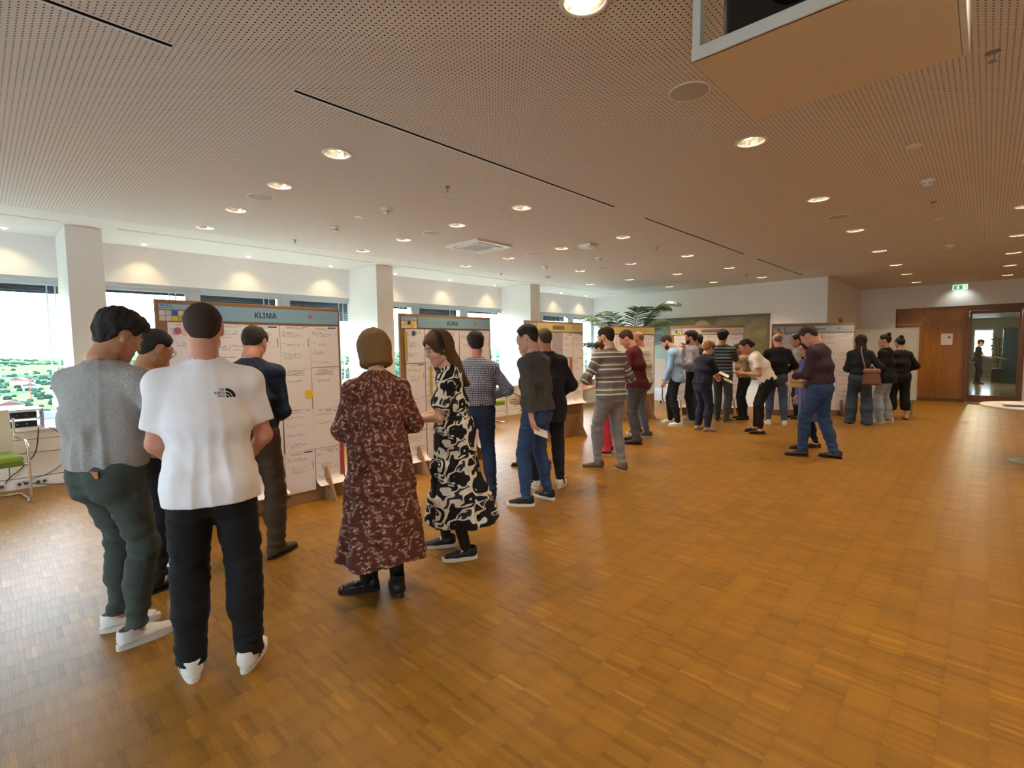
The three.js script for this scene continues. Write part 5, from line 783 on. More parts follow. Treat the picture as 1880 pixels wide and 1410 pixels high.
  const hc = far ? 0.0085 : 0.0055; const hq = o.smile ? 0.0035 : hc; geos.push(cached(`head${fem}${hq}${o.smile}`, () => headGeo(fem, hq, o.smile)).clone().applyMatrix4(hm));
  [0, 1].forEach((i) => {
    const a = [o.armL, o.armR][i] ?? {}, sd = i ? -1 : 1, dir = a.dir ? mix(l, a.dir[0] * sd, up, a.dir[1], f, a.dir[2]).normalize() : wrist[i].clone().sub(elbow[i]).normalize(), pn = a.palm ? mix(l, a.palm[0] * sd, up, a.palm[1], f, a.palm[2]) : mix(l, -sd, f, 0.2);
    const Y = dir.clone().negate(), Z = pn.addScaledVector(Y, -pn.dot(Y)).normalize(), Xv = Y.clone().cross(Z); const thumb = mix(f, 1, up, 0.3); const side = Xv.dot(a.thumb ? mix(l, a.thumb[0] * sd, up, a.thumb[1], f, a.thumb[2]) : thumb) > 0 ? 1 : -1, cu = a.curl ?? 0.4, hcell = far ? 0.0075 : 0.005;
    const hg = cached(`hand${cu}${side}${hcell}`, () => handGeo(cu, side, hcell)).clone(); hg.applyMatrix4(new THREE.Matrix4().makeBasis(Xv.multiplyScalar(s), Y.multiplyScalar(s), Z.multiplyScalar(s)).setPosition(wrist[i])); hg.setAttribute('color', new THREE.Float32BufferAttribute(new Float32Array(hg.attributes.position.count * 3).fill(1), 3)); geos.push(hg);
  });
  obj('body', mergeGeometries(geos), skin, t);
  const axisT = { o: P, u: f1.u.clone().lerp(f2.u, 0.5).normalize(), b: f.clone().negate(), l: l.clone() };
  const wrinkle = (a, fx, fy) => (x, y, z) => a * (noise3(x * fx + 7, y * fy, z * fx) + 0.5 * noise3(x * fx * 2.1 + y * 6, y * fy * 2.3, z * fx * 2.1 + 3));
  const cloth = (name, prims, mt, { subs, clips, disp, parent = t, c = cell } = {}) => obj(name, unroll(meshField(fieldOf(prims, subs, clips, disp), prims, c), prims, axisT, o.circ ?? 0.96), mt, parent);
  const cut = (i, k, e = 0) => { const a = k <= 1 ? Sh[i] : elbow[i], b = k <= 1 ? elbow[i] : wrist[i], q = k <= 1 ? k : k - 1, p = a.clone().lerp(b, q), u = b.clone().sub(a).normalize(); return [p.x, p.y, p.z, u.x, u.y, u.z]; };
  // lower garment
  const bt = o.bottom;
  if (bt) {
    const e = bt.e ?? 0.012, eb = bt.cuff ?? 0.018, ek = bt.knee ?? 0.012, ps = [...torso(e - 0.004, 7).slice(0, 2), ...bum(e - 0.004), ...legs(e, ek, eb)], wv = P.clone().addScaledVector(f1.u, (bt.waist ?? 0.09) * s), cy = (bt.hem ?? 0.055) * s;
    const wa = (bt.wr ?? 0.004) * 1.25, w2 = (x, y, z) => wa * (1 - 2.6 * Math.abs(noise3(x * 9 + y * 5, y * 27, z * 9 + H)) + 0.25 * noise3(x * 6, y * 7, z * 6)), ky = (knee[0].y + knee[1].y) / 2, dsp = (x, y, z) => w2(x, y, z) * (0.45 + 0.9 * Math.exp(-(((y - ky) / 0.12) ** 2)) + 1.0 * smooth(0.3, 0.1, y) + 0.6 * Math.exp(-(((y - P.y + 0.12) / 0.08) ** 2)));
    cloth('trousers', ps, bt.mat, { clips: [(x, y, z) => (x - wv.x) * f1.u.x + (y - wv.y) * f1.u.y + (z - wv.z) * f1.u.z, (x, y, z) => cy - y], disp: dsp, c: cell * 1.15 });
    if (bt.belt) { const b0 = P.clone().addScaledVector(f1.u, (bt.waist ?? 0.09) * s - 0.035), b1 = b0.clone().addScaledVector(f1.u, 0.038), pp = torso(e + 0.004, 7).slice(0, 2); cloth('belt', pp, mat(bt.belt, 0.5), { clips: [(x, y, z) => (x - b1.x) * f1.u.x + (y - b1.y) * f1.u.y + (z - b1.z) * f1.u.z, (x, y, z) => -((x - b0.x) * f1.u.x + (y - b0.y) * f1.u.y + (z - b0.z) * f1.u.z)] }); }
  }
  // upper garment (or dress)
  const tp = o.top;
  if (tp) {
    const e = tp.e ?? 0.014, sl = tp.sleeve ?? 2, se = tp.se ?? 0.012;
    const aps = arms(se * 0.5, tp.s1 ?? se, tp.s2 ?? se * 0.9).filter((q, i) => sl > 1 || i % 2 === 0); aps.forEach((q) => { const i = q.tag - 1; q.clip = (sl <= 1 || q.cx === aps.filter((z) => z.tag === q.tag).at(-1).cx) ? cut(i, sl) : undefined; });
    const ps = [...torso(e), ...aps, ...(tp.extra?.({ P, C, Nk, f, l, up, hipL, hipF, s, knee, gw }) ?? [])];
    if ((tp.hem ?? -0.1) < 0 && !tp.extra) ps.push(...bum(e + 0.006).map((q) => ({ ...q, tag: 0 })));
    if ((tp.hem ?? -0.1) < -0.04 && !tp.extra) { const a = P.clone(), b = P.clone().addScaledVector(f1.u, (tp.hem ?? -0.1) * s - 0.02); ps.push(prim(a, b, R(pel[0]) + e + 0.008, R(pel[1]) + e + 0.016, R(pel[0]) + e + 0.016, R(pel[1]) + e + 0.026, hipL, { k: 0.05, cap: 0.4 })); }
    const hp = P.clone().addScaledVector(f1.u, (tp.hem ?? -0.1) * s), w1 = wrinkle((tp.wr ?? 0.0045) * 1.35, 12, 6), nkR = tp.neck ?? 0.066, np = prim(Nk.clone().addScaledVector(fn.u, tp.collar ? 0.03 * s : 0.016 * s).addScaledVector(f2.f, 0.012), HC, nkR * s, nkR * s, 0.14 * s, 0.14 * s, f2.l, { cap: 0.7 });
    if (!(tp.neck > 0.07)) ps.push(prim(Nk.clone().addScaledVector(fn.u, -0.02 * s), Nk.clone().addScaledVector(fn.u, (tp.collar ? 0.045 : 0.028) * s), 0.072 * s, 0.07 * s, 0.064 * s, 0.062 * s, f2.l, { k: 0.015, cap: 0.2 }));
    const clips = tp.extra ? [] : [(x, y, z) => -((x - hp.x) * f1.u.x + (y - hp.y) * f1.u.y + (z - hp.z) * f1.u.z) + (tp.tail ? -0.022 * Math.cos(2 * Math.atan2((x - P.x) * l.x + (z - P.z) * l.z, (x - P.x) * f.x + (z - P.z) * f.z)) : 0)];
    if (tp.clipY) clips.push(tp.clipY);
    const dsp = tp.disp ? tp.disp({ P, l, f, s }) : null, fa = tp.fold ?? 0.007, sd0 = H * 17.3 + ox, d2 = (x, y, z) => {
      let d = w1(x, y, z) * (0.5 + 0.9 * smooth(C.y + 0.05, P.y, y)) + (dsp ? dsp(x, y, z) : 0);
      const an = Math.atan2((x - P.x) * l.x + (z - P.z) * l.z, (x - P.x) * f.x + (z - P.z) * f.z), n1 = noise3(an * 2.4 + sd0, y * 2.6 + 0.5 * an, 4.2); d -= fa * (1 - 2.4 * Math.abs(n1)) * (0.25 + 0.75 * smooth(C.y + 0.12, P.y + 0.02, y));
      for (let i = 0; i < 2; i++) { const q = elbow[i], de = (x - q.x) ** 2 + (y - q.y) ** 2 + (z - q.z) ** 2; if (de < 0.03) d += 0.006 * Math.exp(-de / 0.007) * (noise3(x * 26, y * 26, z * 26) + 0.5); }
      return d;
    };
    cloth(tp.name ?? 'shirt', ps, tp.mat, { subs: [np, prim(Nk.clone().addScaledVector(fn.u, -0.04 * s), HC, nkR * 0.8 * s, nkR * 0.8 * s, 0.1 * s, 0.1 * s, f2.l)], clips, disp: d2, c: cell * 1.08 });
    if (tp.under) { const c2 = prim(Nk.clone().addScaledVector(fn.u, -0.03 * s), Nk.clone().addScaledVector(fn.u, 0.05 * s), 0.074 * s, 0.072 * s, 0.063 * s, 0.06 * s, f2.l, { cap: 0.15 }); cloth('shirt_collar', [c2], tp.under, { subs: [prim(Nk.clone().addScaledVector(fn.u, -0.04 * s), HC, 0.06 * s, 0.058 * s, 0.06 * s, 0.06 * s, f2.l)], c: 0.008 }); }
  }
  // shoes
  const so = o.shoes ?? { style: 'sneaker', color: 0x222222, sole: 0xeeeeee }, sp = shoeParts(so.style, far ? 0.0105 : 0.0072), sc = (o.footS ?? 1) * s * 0.98;
  [0, 1].forEach((i) => { const m = obj('shoe', sp.up, mat(so.color, so.rough ?? 0.6), t); m.position.set(ank[i].x, [o.L, o.R][i][3] ?? 0, ank[i].z); m.rotation.set([o.L, o.R][i][4] ?? 0, rad([o.L, o.R][i][2]), 0, 'YXZ'); m.scale.setScalar(sc); obj('sole', sp.sole, mat(so.sole ?? 0x1c1512, 0.7), m); if (!sp.low && so.lace !== undefined) obj('laces', sp.laces, mat(so.lace, 0.8), m); if (so.trim) obj('side_stripe', [box(0.037, 0.047, 0.034, 0.06, 0.0, 0.015).rotateX(0), box(0.038, 0.048, 0.034, 0.06, 0.028, 0.043), box(-0.047, -0.037, 0.034, 0.06, 0.0, 0.015), box(-0.048, -0.038, 0.034, 0.06, 0.028, 0.043)], mat(so.trim, 0.6), m); });
  // hair and things worn
  const hx = far ? 0.0085 : 0.0058, put = (n, geo, m) => { const q = obj(n, geo, m, t); q.matrixAutoUpdate = false; q.matrix.copy(hm); return q; };
  if (o.hair) put('hair', cached(`hair${o.hair}${hx}`, () => headUV(hairGeo(o.hair, hx))), hairMat(o.hairColor ?? 0x241913, o.hair === 'buzz' || o.hair === 'ring' ? 0.0007 : undefined));
  if (o.beard) put('beard', cached(`hairbeard${hx}`, () => headUV(hairGeo('beard', hx))), hairMat(o.beard));
  if (o.glasses) put('glasses', cached('glasses', () => join([1, -1].flatMap((sd) => [at(new THREE.TorusGeometry(0.022, 0.0018, 6, 20), sd * 0.032, 0.008, 0.1), bar([sd * 0.054, 0.012, 0.098], [sd * 0.08, 0.012, 0.0], 0.0018, 6)]).concat([bar([-0.01, 0.012, 0.1], [0.01, 0.012, 0.1], 0.0018, 6)]))), mat(0x1a1718, 0.4));
  if (o.band) put('hairband', at(new THREE.TorusGeometry(0.107, 0.018, 10, 40, Math.PI * 1.08).rotateZ(-0.04 * Math.PI).rotateX(-0.32), 0, 0.022, 0.012), mat(0x09090b, 0.85));
  o.after?.({ t, P, C, Nk, HC, f, l, up, f1, f2, s, Sh, elbow, wrist, hipL, hipF, ox, oz, mix, cloth, torso, knee, ank, fh });
  return { t, wrist, elbow, P, Nk, HC, f, l, ox, oz, s };
}

// ------------------------------------------------------------------ everyone in the room
const jeans = (c) => fabric(c, { kind: 'denim' }), plain = (c, r) => fabric(c, { rough: r }), woolly = (c) => fabric(c, { kind: 'knit' }), hea = (c) => fabric(c, { kind: 'heather' });
const front = (x = 0.08, y = 1.05, z = 0.3) => ({ w: [x, y, z], palm: [-0.6, 0.8, 0] });
const hang = (x = 0.24, y = 0.84, z = 0.04) => ({ w: [x, y, z] });
const WHITE_S = { style: 'sneaker', color: 0xe4e0da, sole: 0xd9d4cb, lace: 0xf2f0ec }, BLACK_S = { style: 'sneaker', color: 0x141416, sole: 0xe9e7e2, lace: 0x1b1b1d };
const tshirtTex = canvas(1024, 640, (g, W, H) => {   // plain white cotton with the small printed mark on the right shoulder blade; 0.96 m round by 0.6 m high
  g.fillStyle = '#f1eff2'; g.fillRect(0, 0, W, H);
  const px = (u) => ((u / 0.96 + 1) % 1) * W, py = (v) => H - v / 0.6 * H; g.fillStyle = '#1c1a22'; g.textAlign = 'right'; g.font = 'bold 17px sans-serif';
  const x = px(0.105), y = py(0.405); ['THE', 'NORTH', 'FACE'].forEach((w, i) => g.fillText(w, x, y + i * 15 - 15)); const cx = x + 6, cy = y + 18;
  g.beginPath(); g.moveTo(cx, cy); g.arc(cx, cy, 46, -Math.PI / 2, 0); g.closePath(); g.fill(); g.strokeStyle = '#f1eff2'; g.lineWidth = 4; for (const q of [16, 30]) { g.beginPath(); g.arc(cx, cy, q, -Math.PI / 2, 0); g.stroke(); }
});
tshirtTex.wrapS = tshirtTex.wrapT = THREE.RepeatWrapping; tshirtTex.repeat.set(1 / 0.96, 1 / 0.6);
const ptArr = (v) => [v.x, v.y, v.z];

person({ label: 'man in a light grey knitted sweater and dark green jeans at the left', H: 1.8, th: 134, L: [0.47, -3.53, 80], R: [0.5, -3.27, 98], lean: 2, neck: 26, hyaw: -28, girth: 1.1, cell: 0.007, hair: 'thick', hairColor: 0x1c1512, skin: 'mid', shift: [0.0, -0.05],
  armL: front(0.06, 1.08, 0.3), armR: { w: [0.2, 1.02, 0.16], pole: [1, -0.2, -0.5] }, top: { mat: woolly(0xc9c7c4), e: 0.026, se: 0.024, sleeve: 1.95, hem: 0.015, wr: 0.007, neck: 0.068, under: plain(0x2b2b34) }, bottom: { mat: jeans(0x4f5a54), cuff: 0.008, knee: 0.006, waist: 0.05, wr: 0.005, hem: 0.09 }, shoes: WHITE_S,
  after: ({ t, P, f, l, up, mix }) => { const g = new RoundedBoxGeometry(0.075, 0.035, 0.006, 2, 0.002), m = obj('leather_patch', g, mat(0xa8643a, 0.6), t); const p = P.clone().add(mix(l, -0.05, f, -0.158, up, 0.005)); m.position.copy(p); m.rotation.y = Math.atan2(-f.x, -f.z) - 0.3; } });
person({ label: 'man with dark hair and glasses half hidden between grey sweater and white T-shirt', H: 1.72, th: 105, L: [0.72, -4.12, 95], R: [0.72, -3.9, 105], lean: 5, neck: 18, glasses: true, hair: 'short', hairColor: 0x1d1713, skin: 'mid', cell: 0.012, armL: front(0.08, 1.02, 0.25), armR: front(0.1, 1.0, 0.25), top: { mat: plain(0xaab4c0), sleeve: 1.9, hem: 0.05, collar: true }, bottom: { mat: plain(0x14161d), waist: 0.07 }, shoes: { style: 'derby', color: 0x131212, sole: 0x0d0d0d, rough: 0.35 } });
person({ label: 'man in a white T-shirt and black jeans seen from behind', H: 1.8, th: 162, L: [0.63, -2.74, 172], R: [0.85, -2.62, 142], lean: 2, neck: 10, girth: 1.0, shW: 1.03, cell: 0.0068, hair: 'buzz', hairColor: 0x33251c, skin: 'ruddy',
  armL: { w: [0.13, 0.95, 0.25], pole: [0.75, -0.2, -0.9] }, armR: { w: [0.15, 0.96, 0.25], pole: [0.75, -0.2, -0.9] }, top: { name: 'tshirt', mat: fabric(0xffffff, { map: tshirtTex }), e: 0.022, se: 0.024, s1: 0.027, sleeve: 0.74, hem: -0.1, wr: 0.007, neck: 0.0699, fold: 0.0045 }, bottom: { mat: jeans(0x0a0b10), cuff: 0.03, knee: 0.022, e: 0.016, waist: 0.06, wr: 0.004, hem: 0.07 }, shoes: { ...WHITE_S, trim: 0x23252b } });
person({ label: 'man in a dark blue plaid shirt and brown trousers facing the first board', H: 1.78, th: 148, L: [1.31, -4.11, 165], R: [1.49, -3.89, 112], lean: 6, neck: 26, hyaw: -8, cell: 0.008, hair: 'thin', hairColor: 0x2c211a, skin: 'ruddy', armL: front(0.1, 1.1, 0.28), armR: { w: [0.13, 1.03, 0.26], pole: [0.4, -0.5, -0.9] }, top: { mat: fabric(0xffffff, { map: plaid }), e: 0.02, se: 0.018, sleeve: 1.6, hem: 0.04, collar: true, wr: 0.006 }, bottom: { mat: plain(0x4c3a2a), cuff: 0.026, knee: 0.018, waist: 0.07, wr: 0.0055, belt: 0x2a1c14 }, shoes: { style: 'derby', color: 0x4a3b2e, sole: 0x2b221c, rough: 0.85, lace: 0x3a2e24 } });

const skirtFold = (n, a, y0, y1) => ({ P, l, f }) => (x, y, z) => { const an = Math.atan2((x - P.x) * l.x + (z - P.z) * l.z, (x - P.x) * f.x + (z - P.z) * f.z), k = smooth(y0, y1, y); return -a * k * (Math.sin(an * n + 1.5 * noise3(an * 2, y * 3, 1)) + 0.4 * Math.sin(an * (n + 5) + y * 4)); };
person({ label: 'woman with a blonde bob in a long brown floral dress', H: 1.68, fem: true, th: 150, L: [1.66, -2.87, 232], R: [1.77, -2.69, 158], lean: 3, neck: 14, hyaw: 12, girth: 1.12, cell: 0.0075, hair: 'bob', hairColor: 0x7a5a32, skin: 'light', headS: 1.06, armL: { w: [0.06, 1.07, 0.27], pole: [0.7, -0.5, -0.5] }, armR: { w: [0.08, 1.05, 0.27], pole: [0.9, -0.4, -0.4] },
  top: { name: 'dress', mat: fabric(0xffffff, { map: floral }), e: 0.018, se: 0.022, s1: 0.026, s2: 0.026, sleeve: 1.25, neck: 0.058, collar: true, wr: 0.006, clipY: (x, y, z) => 0.25 - y + 0.012 * Math.sin(x * 14 + z * 9), disp: skirtFold(8, 0.013, 1.0, 0.3),
    extra: ({ P, up, hipL, hipF, s }) => [prim(P.clone().addScaledVector(up, 0.1), P.clone().addScaledVector(up, -0.16), 0.165, 0.145, 0.205, 0.185, hipL, { k: 0.07, cap: 0.3 }), prim(P.clone().addScaledVector(up, -0.16), V(P.x, 0.2, P.z).addScaledVector(hipF, -0.02), 0.205, 0.185, 0.285, 0.25, hipL, { k: 0.07, cap: 0.3 })] },
  shoes: { style: 'boot', color: 0x151315, sole: 0x0f0f10, rough: 0.35, lace: 0x0d0d0d }, after: ({ t, ank, knee, hipL, cloth }) => { for (const i of [0, 1]) cloth('tights', [prim(ank[i].clone().add(V(0, -0.02, 0)), knee[i], 0.042, 0.045, 0.058, 0.06, hipL)], plain(0x0c0c0e)); } });
person({ label: 'smiling woman with black hairband and long hair in a black and white patterned dress', H: 1.71, fem: true, th: 228, L: [2.42, -2.76, 236], R: [2.47, -3.06, 232], lean: 4, neck: 20, hyaw: 30, cell: 0.007, hair: 'long', hairColor: 0x5c4028, band: true, smile: true, skin: 'fair', armL: { w: [0.08, 1.08, 0.34], pole: [0.5, -0.6, -0.8], curl: 0.5 }, armR: { w: [0.1, 1.06, 0.33], pole: [0.5, -0.5, -0.8], curl: 0.5 },
  top: { name: 'dress', mat: fabric(0xffffff, { map: marble }), e: 0.016, se: 0.03, s1: 0.03, sleeve: 0.78, neck: 0.062, wr: 0.006, clipY: (x, y, z) => 0.27 - y + 0.03 * Math.sin(x * 9 - z * 7), disp: skirtFold(7, 0.02, 0.85, 0.28),
    extra: ({ P, up, hipL, hipF }) => [prim(P.clone().addScaledVector(up, 0.1), P.clone().addScaledVector(up, -0.2), 0.145, 0.125, 0.175, 0.16, hipL, { k: 0.06, cap: 0.3 }), prim(P.clone().addScaledVector(up, -0.2), V(P.x, 0.47, P.z).addScaledVector(hipF, -0.02), 0.18, 0.165, 0.205, 0.2, hipL, { k: 0.05, cap: 0.3 }), prim(V(P.x, 0.47, P.z).addScaledVector(hipF, -0.02), V(P.x, 0.22, P.z).addScaledVector(hipF, -0.05), 0.22, 0.215, 0.25, 0.27, hipL, { k: 0.03, cap: 0.3 })] },
  shoes: { style: 'sneaker', color: 0x17161a, sole: 0xddd6c8, lace: 0xe8e4da }, after: ({ t, ank, knee, hipL, P, f1, f, l, up, cloth, torso }) => { for (const i of [0, 1]) cloth('tights', [prim(ank[i].clone().add(V(0, -0.02, 0)), knee[i], 0.036, 0.038, 0.052, 0.055, hipL)], plain(0x1a1418)); const a = P.clone().addScaledVector(f1.u, 0.13), b = P.clone().addScaledVector(f1.u, 0.17); cloth('waist_tie', torso(0.022, 7).slice(0, 3), fabric(0xffffff, { map: marble }), { clips: [(x, y, z) => y - b.y, (x, y, z) => a.y - y] }); } });
person({ label: 'man in a blue and white checked shirt and jeans at the second board', H: 1.74, th: 143, L: [3.44, -3.93, 150], R: [3.61, -3.7, 140], lean: 3, neck: 8, girth: 1.04, cell: 0.0088, hair: 'short', hairColor: 0x211a17, skin: 'ruddy', armL: front(0.1, 1.08, 0.25), armR: { w: [0.16, 1.06, 0.22], pole: [1, -0.3, -0.5] }, top: { mat: fabric(0xffffff, { map: gingham }), e: 0.022, se: 0.02, sleeve: 1.9, hem: 0.06, collar: true, wr: 0.007 }, bottom: { mat: jeans(0x2b4468), waist: 0.085, belt: 0x5a3622, cuff: 0.014 }, shoes: { style: 'derby', color: 0x2b1d15, sole: 0x14100d } });
const pG = person({ label: 'man with glasses in a dark grey jacket holding a card at his side', H: 1.8, th: 188, L: [3.66, -3.27, 215], R: [3.98, -3.25, 178], lean: 4, neck: 14, hyaw: 18, cell: 0.0095, hair: 'short', hairColor: 0x2b211c, glasses: true, skin: 'light', armL: { w: [0.21, 0.84, -0.08], pole: [0.6, 0, -1], dir: [-0.1, -0.9, -0.25], palm: [-1, 0, -0.3], curl: 0.55 }, armR: { w: [0.14, 1.02, 0.24], pole: [0.8, -0.3, -0.8] }, top: { name: 'jacket', mat: hea(0x5c5d5c), e: 0.022, se: 0.02, sleeve: 1.97, hem: -0.01, wr: 0.008, neck: 0.068 }, bottom: { mat: jeans(0x3a5a8c), cuff: 0.01, knee: 0.008, waist: 0.06, hem: 0.075 }, shoes: BLACK_S });
person({ label: 'man in a navy blazer and dark jeans behind the grey jacket', H: 1.79, th: 150, L: [4.2, -3.62, 150], R: [4.42, -3.44, 112], lean: 3, neck: 8, hyaw: 8, cell: 0.0095, hair: 'buzz', hairColor: 0x4a3c34, skin: 'ruddy', girth: 1.06, armL: front(0.12, 1.05, 0.24), armR: { w: [0.2, 0.98, 0.2], pole: [0.9, -0.3, -0.7] }, top: { name: 'blazer', mat: plain(0x1b2031), e: 0.028, se: 0.022, sleeve: 1.97, hem: -0.2, wr: 0.005, neck: 0.07, under: plain(0x1f2738) }, bottom: { mat: jeans(0x1d2433), cuff: 0.012, waist: 0.06 }, shoes: { ...WHITE_S, trim: 0x17181d } });
person({ label: 'person in dark clothes almost hidden behind the grey jacket', H: 1.72, th: 195, L: [4.92, -4.4, 218], R: [5.02, -4.14, 222], lean: 6, neck: 18, cell: 0.016, hair: 'short', hairColor: 0x1d1713, armL: hang(0.22), armR: hang(0.22), top: { mat: plain(0x23242a), hem: -0.06, e: 0.016 }, bottom: { mat: plain(0x15161b) }, shoes: { style: 'derby', color: 0x131213, sole: 0x0b0b0b, rough: 0.35 } });
person({ label: 'bearded man in a grey and cream striped sweater and grey jeans', H: 1.83, th: 157, L: [5.42, -3.6, 208], R: [5.53, -3.3, 150], lean: 3, neck: 12, hyaw: 28, girth: 1.02, cell: 0.0088, hair: 'thin', hairColor: 0x33241b, beard: 0x5a3a28, skin: 'light', armL: { w: [0.14, 1.08, 0.24], pole: [0.9, -0.3, -0.6] }, armR: { w: [0.16, 1.02, 0.2], pole: [0.9, -0.3, -0.6] }, top: { name: 'sweater', mat: fabric(0xffffff, { map: stripesA }), e: 0.024, se: 0.022, sleeve: 1.7, hem: -0.06, tail: true, wr: 0.006, neck: 0.066 }, bottom: { mat: jeans(0xa2a2a6), cuff: 0.01, knee: 0.01 }, shoes: { style: 'derby', color: 0x6b4a30, sole: 0xb49a78, rough: 0.7, lace: 0x4a3424 } });
person({ label: 'person in pink trousers and cream top behind the striped sweater', H: 1.66, fem: true, th: 195, L: [6.18, -3.96, 205], R: [6.4, -4.06, 200], lean: 6, neck: 14, cell: 0.015, hair: 'short', hairColor: 0x3a2a20, armL: front(0.12, 1.02, 0.28), armR: front(0.12, 1.05, 0.26), top: { mat: plain(0xd8d0bd), hem: -0.1, e: 0.02, sleeve: 1.4 }, bottom: { mat: plain(0xd8435c), cuff: 0.03, knee: 0.02 }, shoes: { style: 'sneaker', color: 0x5a1f2a, sole: 0xdcd4c6, lace: 0x8a3a44 } });
person({ label: 'man in a dark red sweater and grey jeans looking down', H: 1.86, th: 190, L: [7.18, -4.03, 205], R: [7.46, -4.21, 200], lean: 7, neck: 26, hyaw: 18, girth: 1.06, cell: 0.0105, hair: 'short', hairColor: 0x2f1d16, skin: 'ruddy', armL: { w: [0.16, 1.04, 0.24], pole: [0.8, -0.3, -0.8] }, armR: front(0.12, 1.04, 0.24), top: { name: 'sweater', mat: woolly(0x6a1a28), e: 0.024, se: 0.022, sleeve: 1.95, hem: -0.08, tail: true, wr: 0.006, neck: 0.066 }, bottom: { mat: jeans(0x5d6066), cuff: 0.016 }, shoes: { style: 'derby', color: 0x33241a, sole: 0x1a130e } });
person({ label: 'bald man in a cream striped sweater behind the dark red sweater', H: 1.85, th: 185, L: [7.88, -4.22, 192], R: [8.05, -4.5, 200], lean: 4, neck: 14, hyaw: 20, cell: 0.013, hair: 'ring', hairColor: 0x8a6f5c, beard: 0x8a6a55, skin: 'ruddy', armL: front(0.1, 1.08, 0.28), armR: front(0.12, 1.06, 0.26), top: { name: 'sweater', mat: fabric(0xffffff, { map: stripesC }), e: 0.024, se: 0.022, sleeve: 1.95, hem: -0.04, wr: 0.006 }, bottom: { mat: jeans(0x747a84), cuff: 0.012 }, shoes: { style: 'sneaker', color: 0x4b4842, sole: 0xcfc8bb, lace: 0x3a3833 } });
person({ label: 'bearded man in a light blue shirt and black trousers', H: 1.82, th: 198, L: [9.38, -4.36, 205], R: [9.66, -4.66, 205], lean: 6, neck: 30, hyaw: 8, cell: 0.0095, hair: 'short', hairColor: 0x3a2418, beard: 0x4a3022, skin: 'light', armL: { w: [0.22, 0.86, 0.16] }, armR: { w: [0.2, 0.88, 0.16] }, top: { mat: plain(0x8fb0d4), e: 0.026, se: 0.022, sleeve: 1.96, hem: -0.11, tail: true, collar: true, wr: 0.007 }, bottom: { mat: plain(0x0e0e10), cuff: 0.014 }, shoes: WHITE_S });
person({ label: 'bearded man in a lilac grey shirt with one hand on his chin', H: 1.87, th: 190, L: [9.98, -4.33, 195], R: [10.28, -4.5, 195], lean: 2, neck: 2, hyaw: 6, girth: 1.06, cell: 0.0095, hair: 'thick', hairColor: 0x191313, beard: 0x33241c, skin: 'mid', armL: { w: [0.2, 1.06, 0.18], pole: [0.8, -0.3, -0.8] }, armR: { w: [0.02, 1.44, 0.17], pole: [0.5, -1, 0.2], curl: 0.9, dir: [0, 1, 0.05] }, top: { mat: plain(0x9794a6), e: 0.024, se: 0.022, sleeve: 1.9, hem: 0.05, collar: true, wr: 0.006 }, bottom: { mat: plain(0x0d0d0f), cuff: 0.03, knee: 0.02, waist: 0.075 }, shoes: { style: 'sneaker', color: 0x77736c, sole: 0xb9b2a6, lace: 0x55524c } });
person({ label: 'dark-haired person in black partly hidden behind the lilac grey shirt', H: 1.8, th: 185, L: [10.72, -4.5, 190], R: [10.95, -4.6, 190], lean: 4, neck: 6, cell: 0.0165, hair: 'thick', hairColor: 0x120e0e, skin: 'mid', armL: front(0.12, 1.05, 0.24), armR: front(0.12, 1.05, 0.24), top: { mat: plain(0x121216), hem: -0.15, e: 0.022 }, bottom: { mat: plain(0x0e0e10), cuff: 0.02 }, shoes: { style: 'sneaker', color: 0x8a857c, sole: 0xc4beb2 } });
const pN = person({ label: 'woman with short light brown hair in a navy top and slacks holding papers', H: 1.66, fem: true, th: 66, L: [9.2, -3.9, 62], R: [9.08, -3.68, 52], lean: 6, neck: 22, hyaw: -6, girth: 1.14, cell: 0.0095, hair: 'crop', hairColor: 0x7c5430, skin: 'light', armL: { w: [0.06, 1.05, 0.34], curl: 0.7 }, armR: { w: [0.06, 1.02, 0.36], pole: [0.8, -0.5, -0.6], curl: 0.7 }, top: { mat: plain(0x171a29), e: 0.022, se: 0.03, sleeve: 0.95, hem: -0.01, wr: 0.005 }, bottom: { mat: plain(0x20263a), cuff: 0.024, knee: 0.014, hem: 0.09 }, shoes: { style: 'flat', color: 0xb99a84, sole: 0x8a7262 } });
person({ label: 'man in a dark striped T-shirt and grey trousers facing the angled board', H: 1.88, th: 118, L: [10.52, -4.05, 95], R: [10.4, -3.82, 62], lean: 2, neck: 4, hyaw: -18, cell: 0.0095, hair: 'thick', hairColor: 0x17110f, skin: 'mid', armL: front(0.1, 1.1, 0.26), armR: { w: [0.12, 1.34, 0.3], pole: [0.8, -1, -0.2], dir: [0, 1, 0.2], curl: 0.8 }, top: { name: 'tshirt', mat: fabric(0xffffff, { map: stripesB }), e: 0.024, se: 0.028, sleeve: 0.85, hem: -0.02, wr: 0.006 }, bottom: { mat: plain(0x3b3f45), cuff: 0.02 }, shoes: { style: 'sneaker', color: 0x4d3826, sole: 0x9a8a72, lace: 0x3a2b1d } });
person({ label: 'person in a cream lace blouse and black trousers behind the bending woman', H: 1.62, fem: true, th: 212, L: [11.04, -3.66, 205], R: [11.22, -3.8, 205], lean: 8, neck: 20, cell: 0.015, hair: 'lowbun', hairColor: 0x3a2a1e, skin: 'mid', armL: front(0.1, 1.1, 0.28), armR: front(0.1, 1.08, 0.26), top: { mat: fabric(0xcdb39c, { map: stripesC }), e: 0.03, se: 0.03, sleeve: 0.95, hem: 0.03, wr: 0.008 }, bottom: { mat: plain(0x0f0e10), cuff: 0.02 }, shoes: { style: 'derby', color: 0x15110f, sole: 0x0b0908 } });
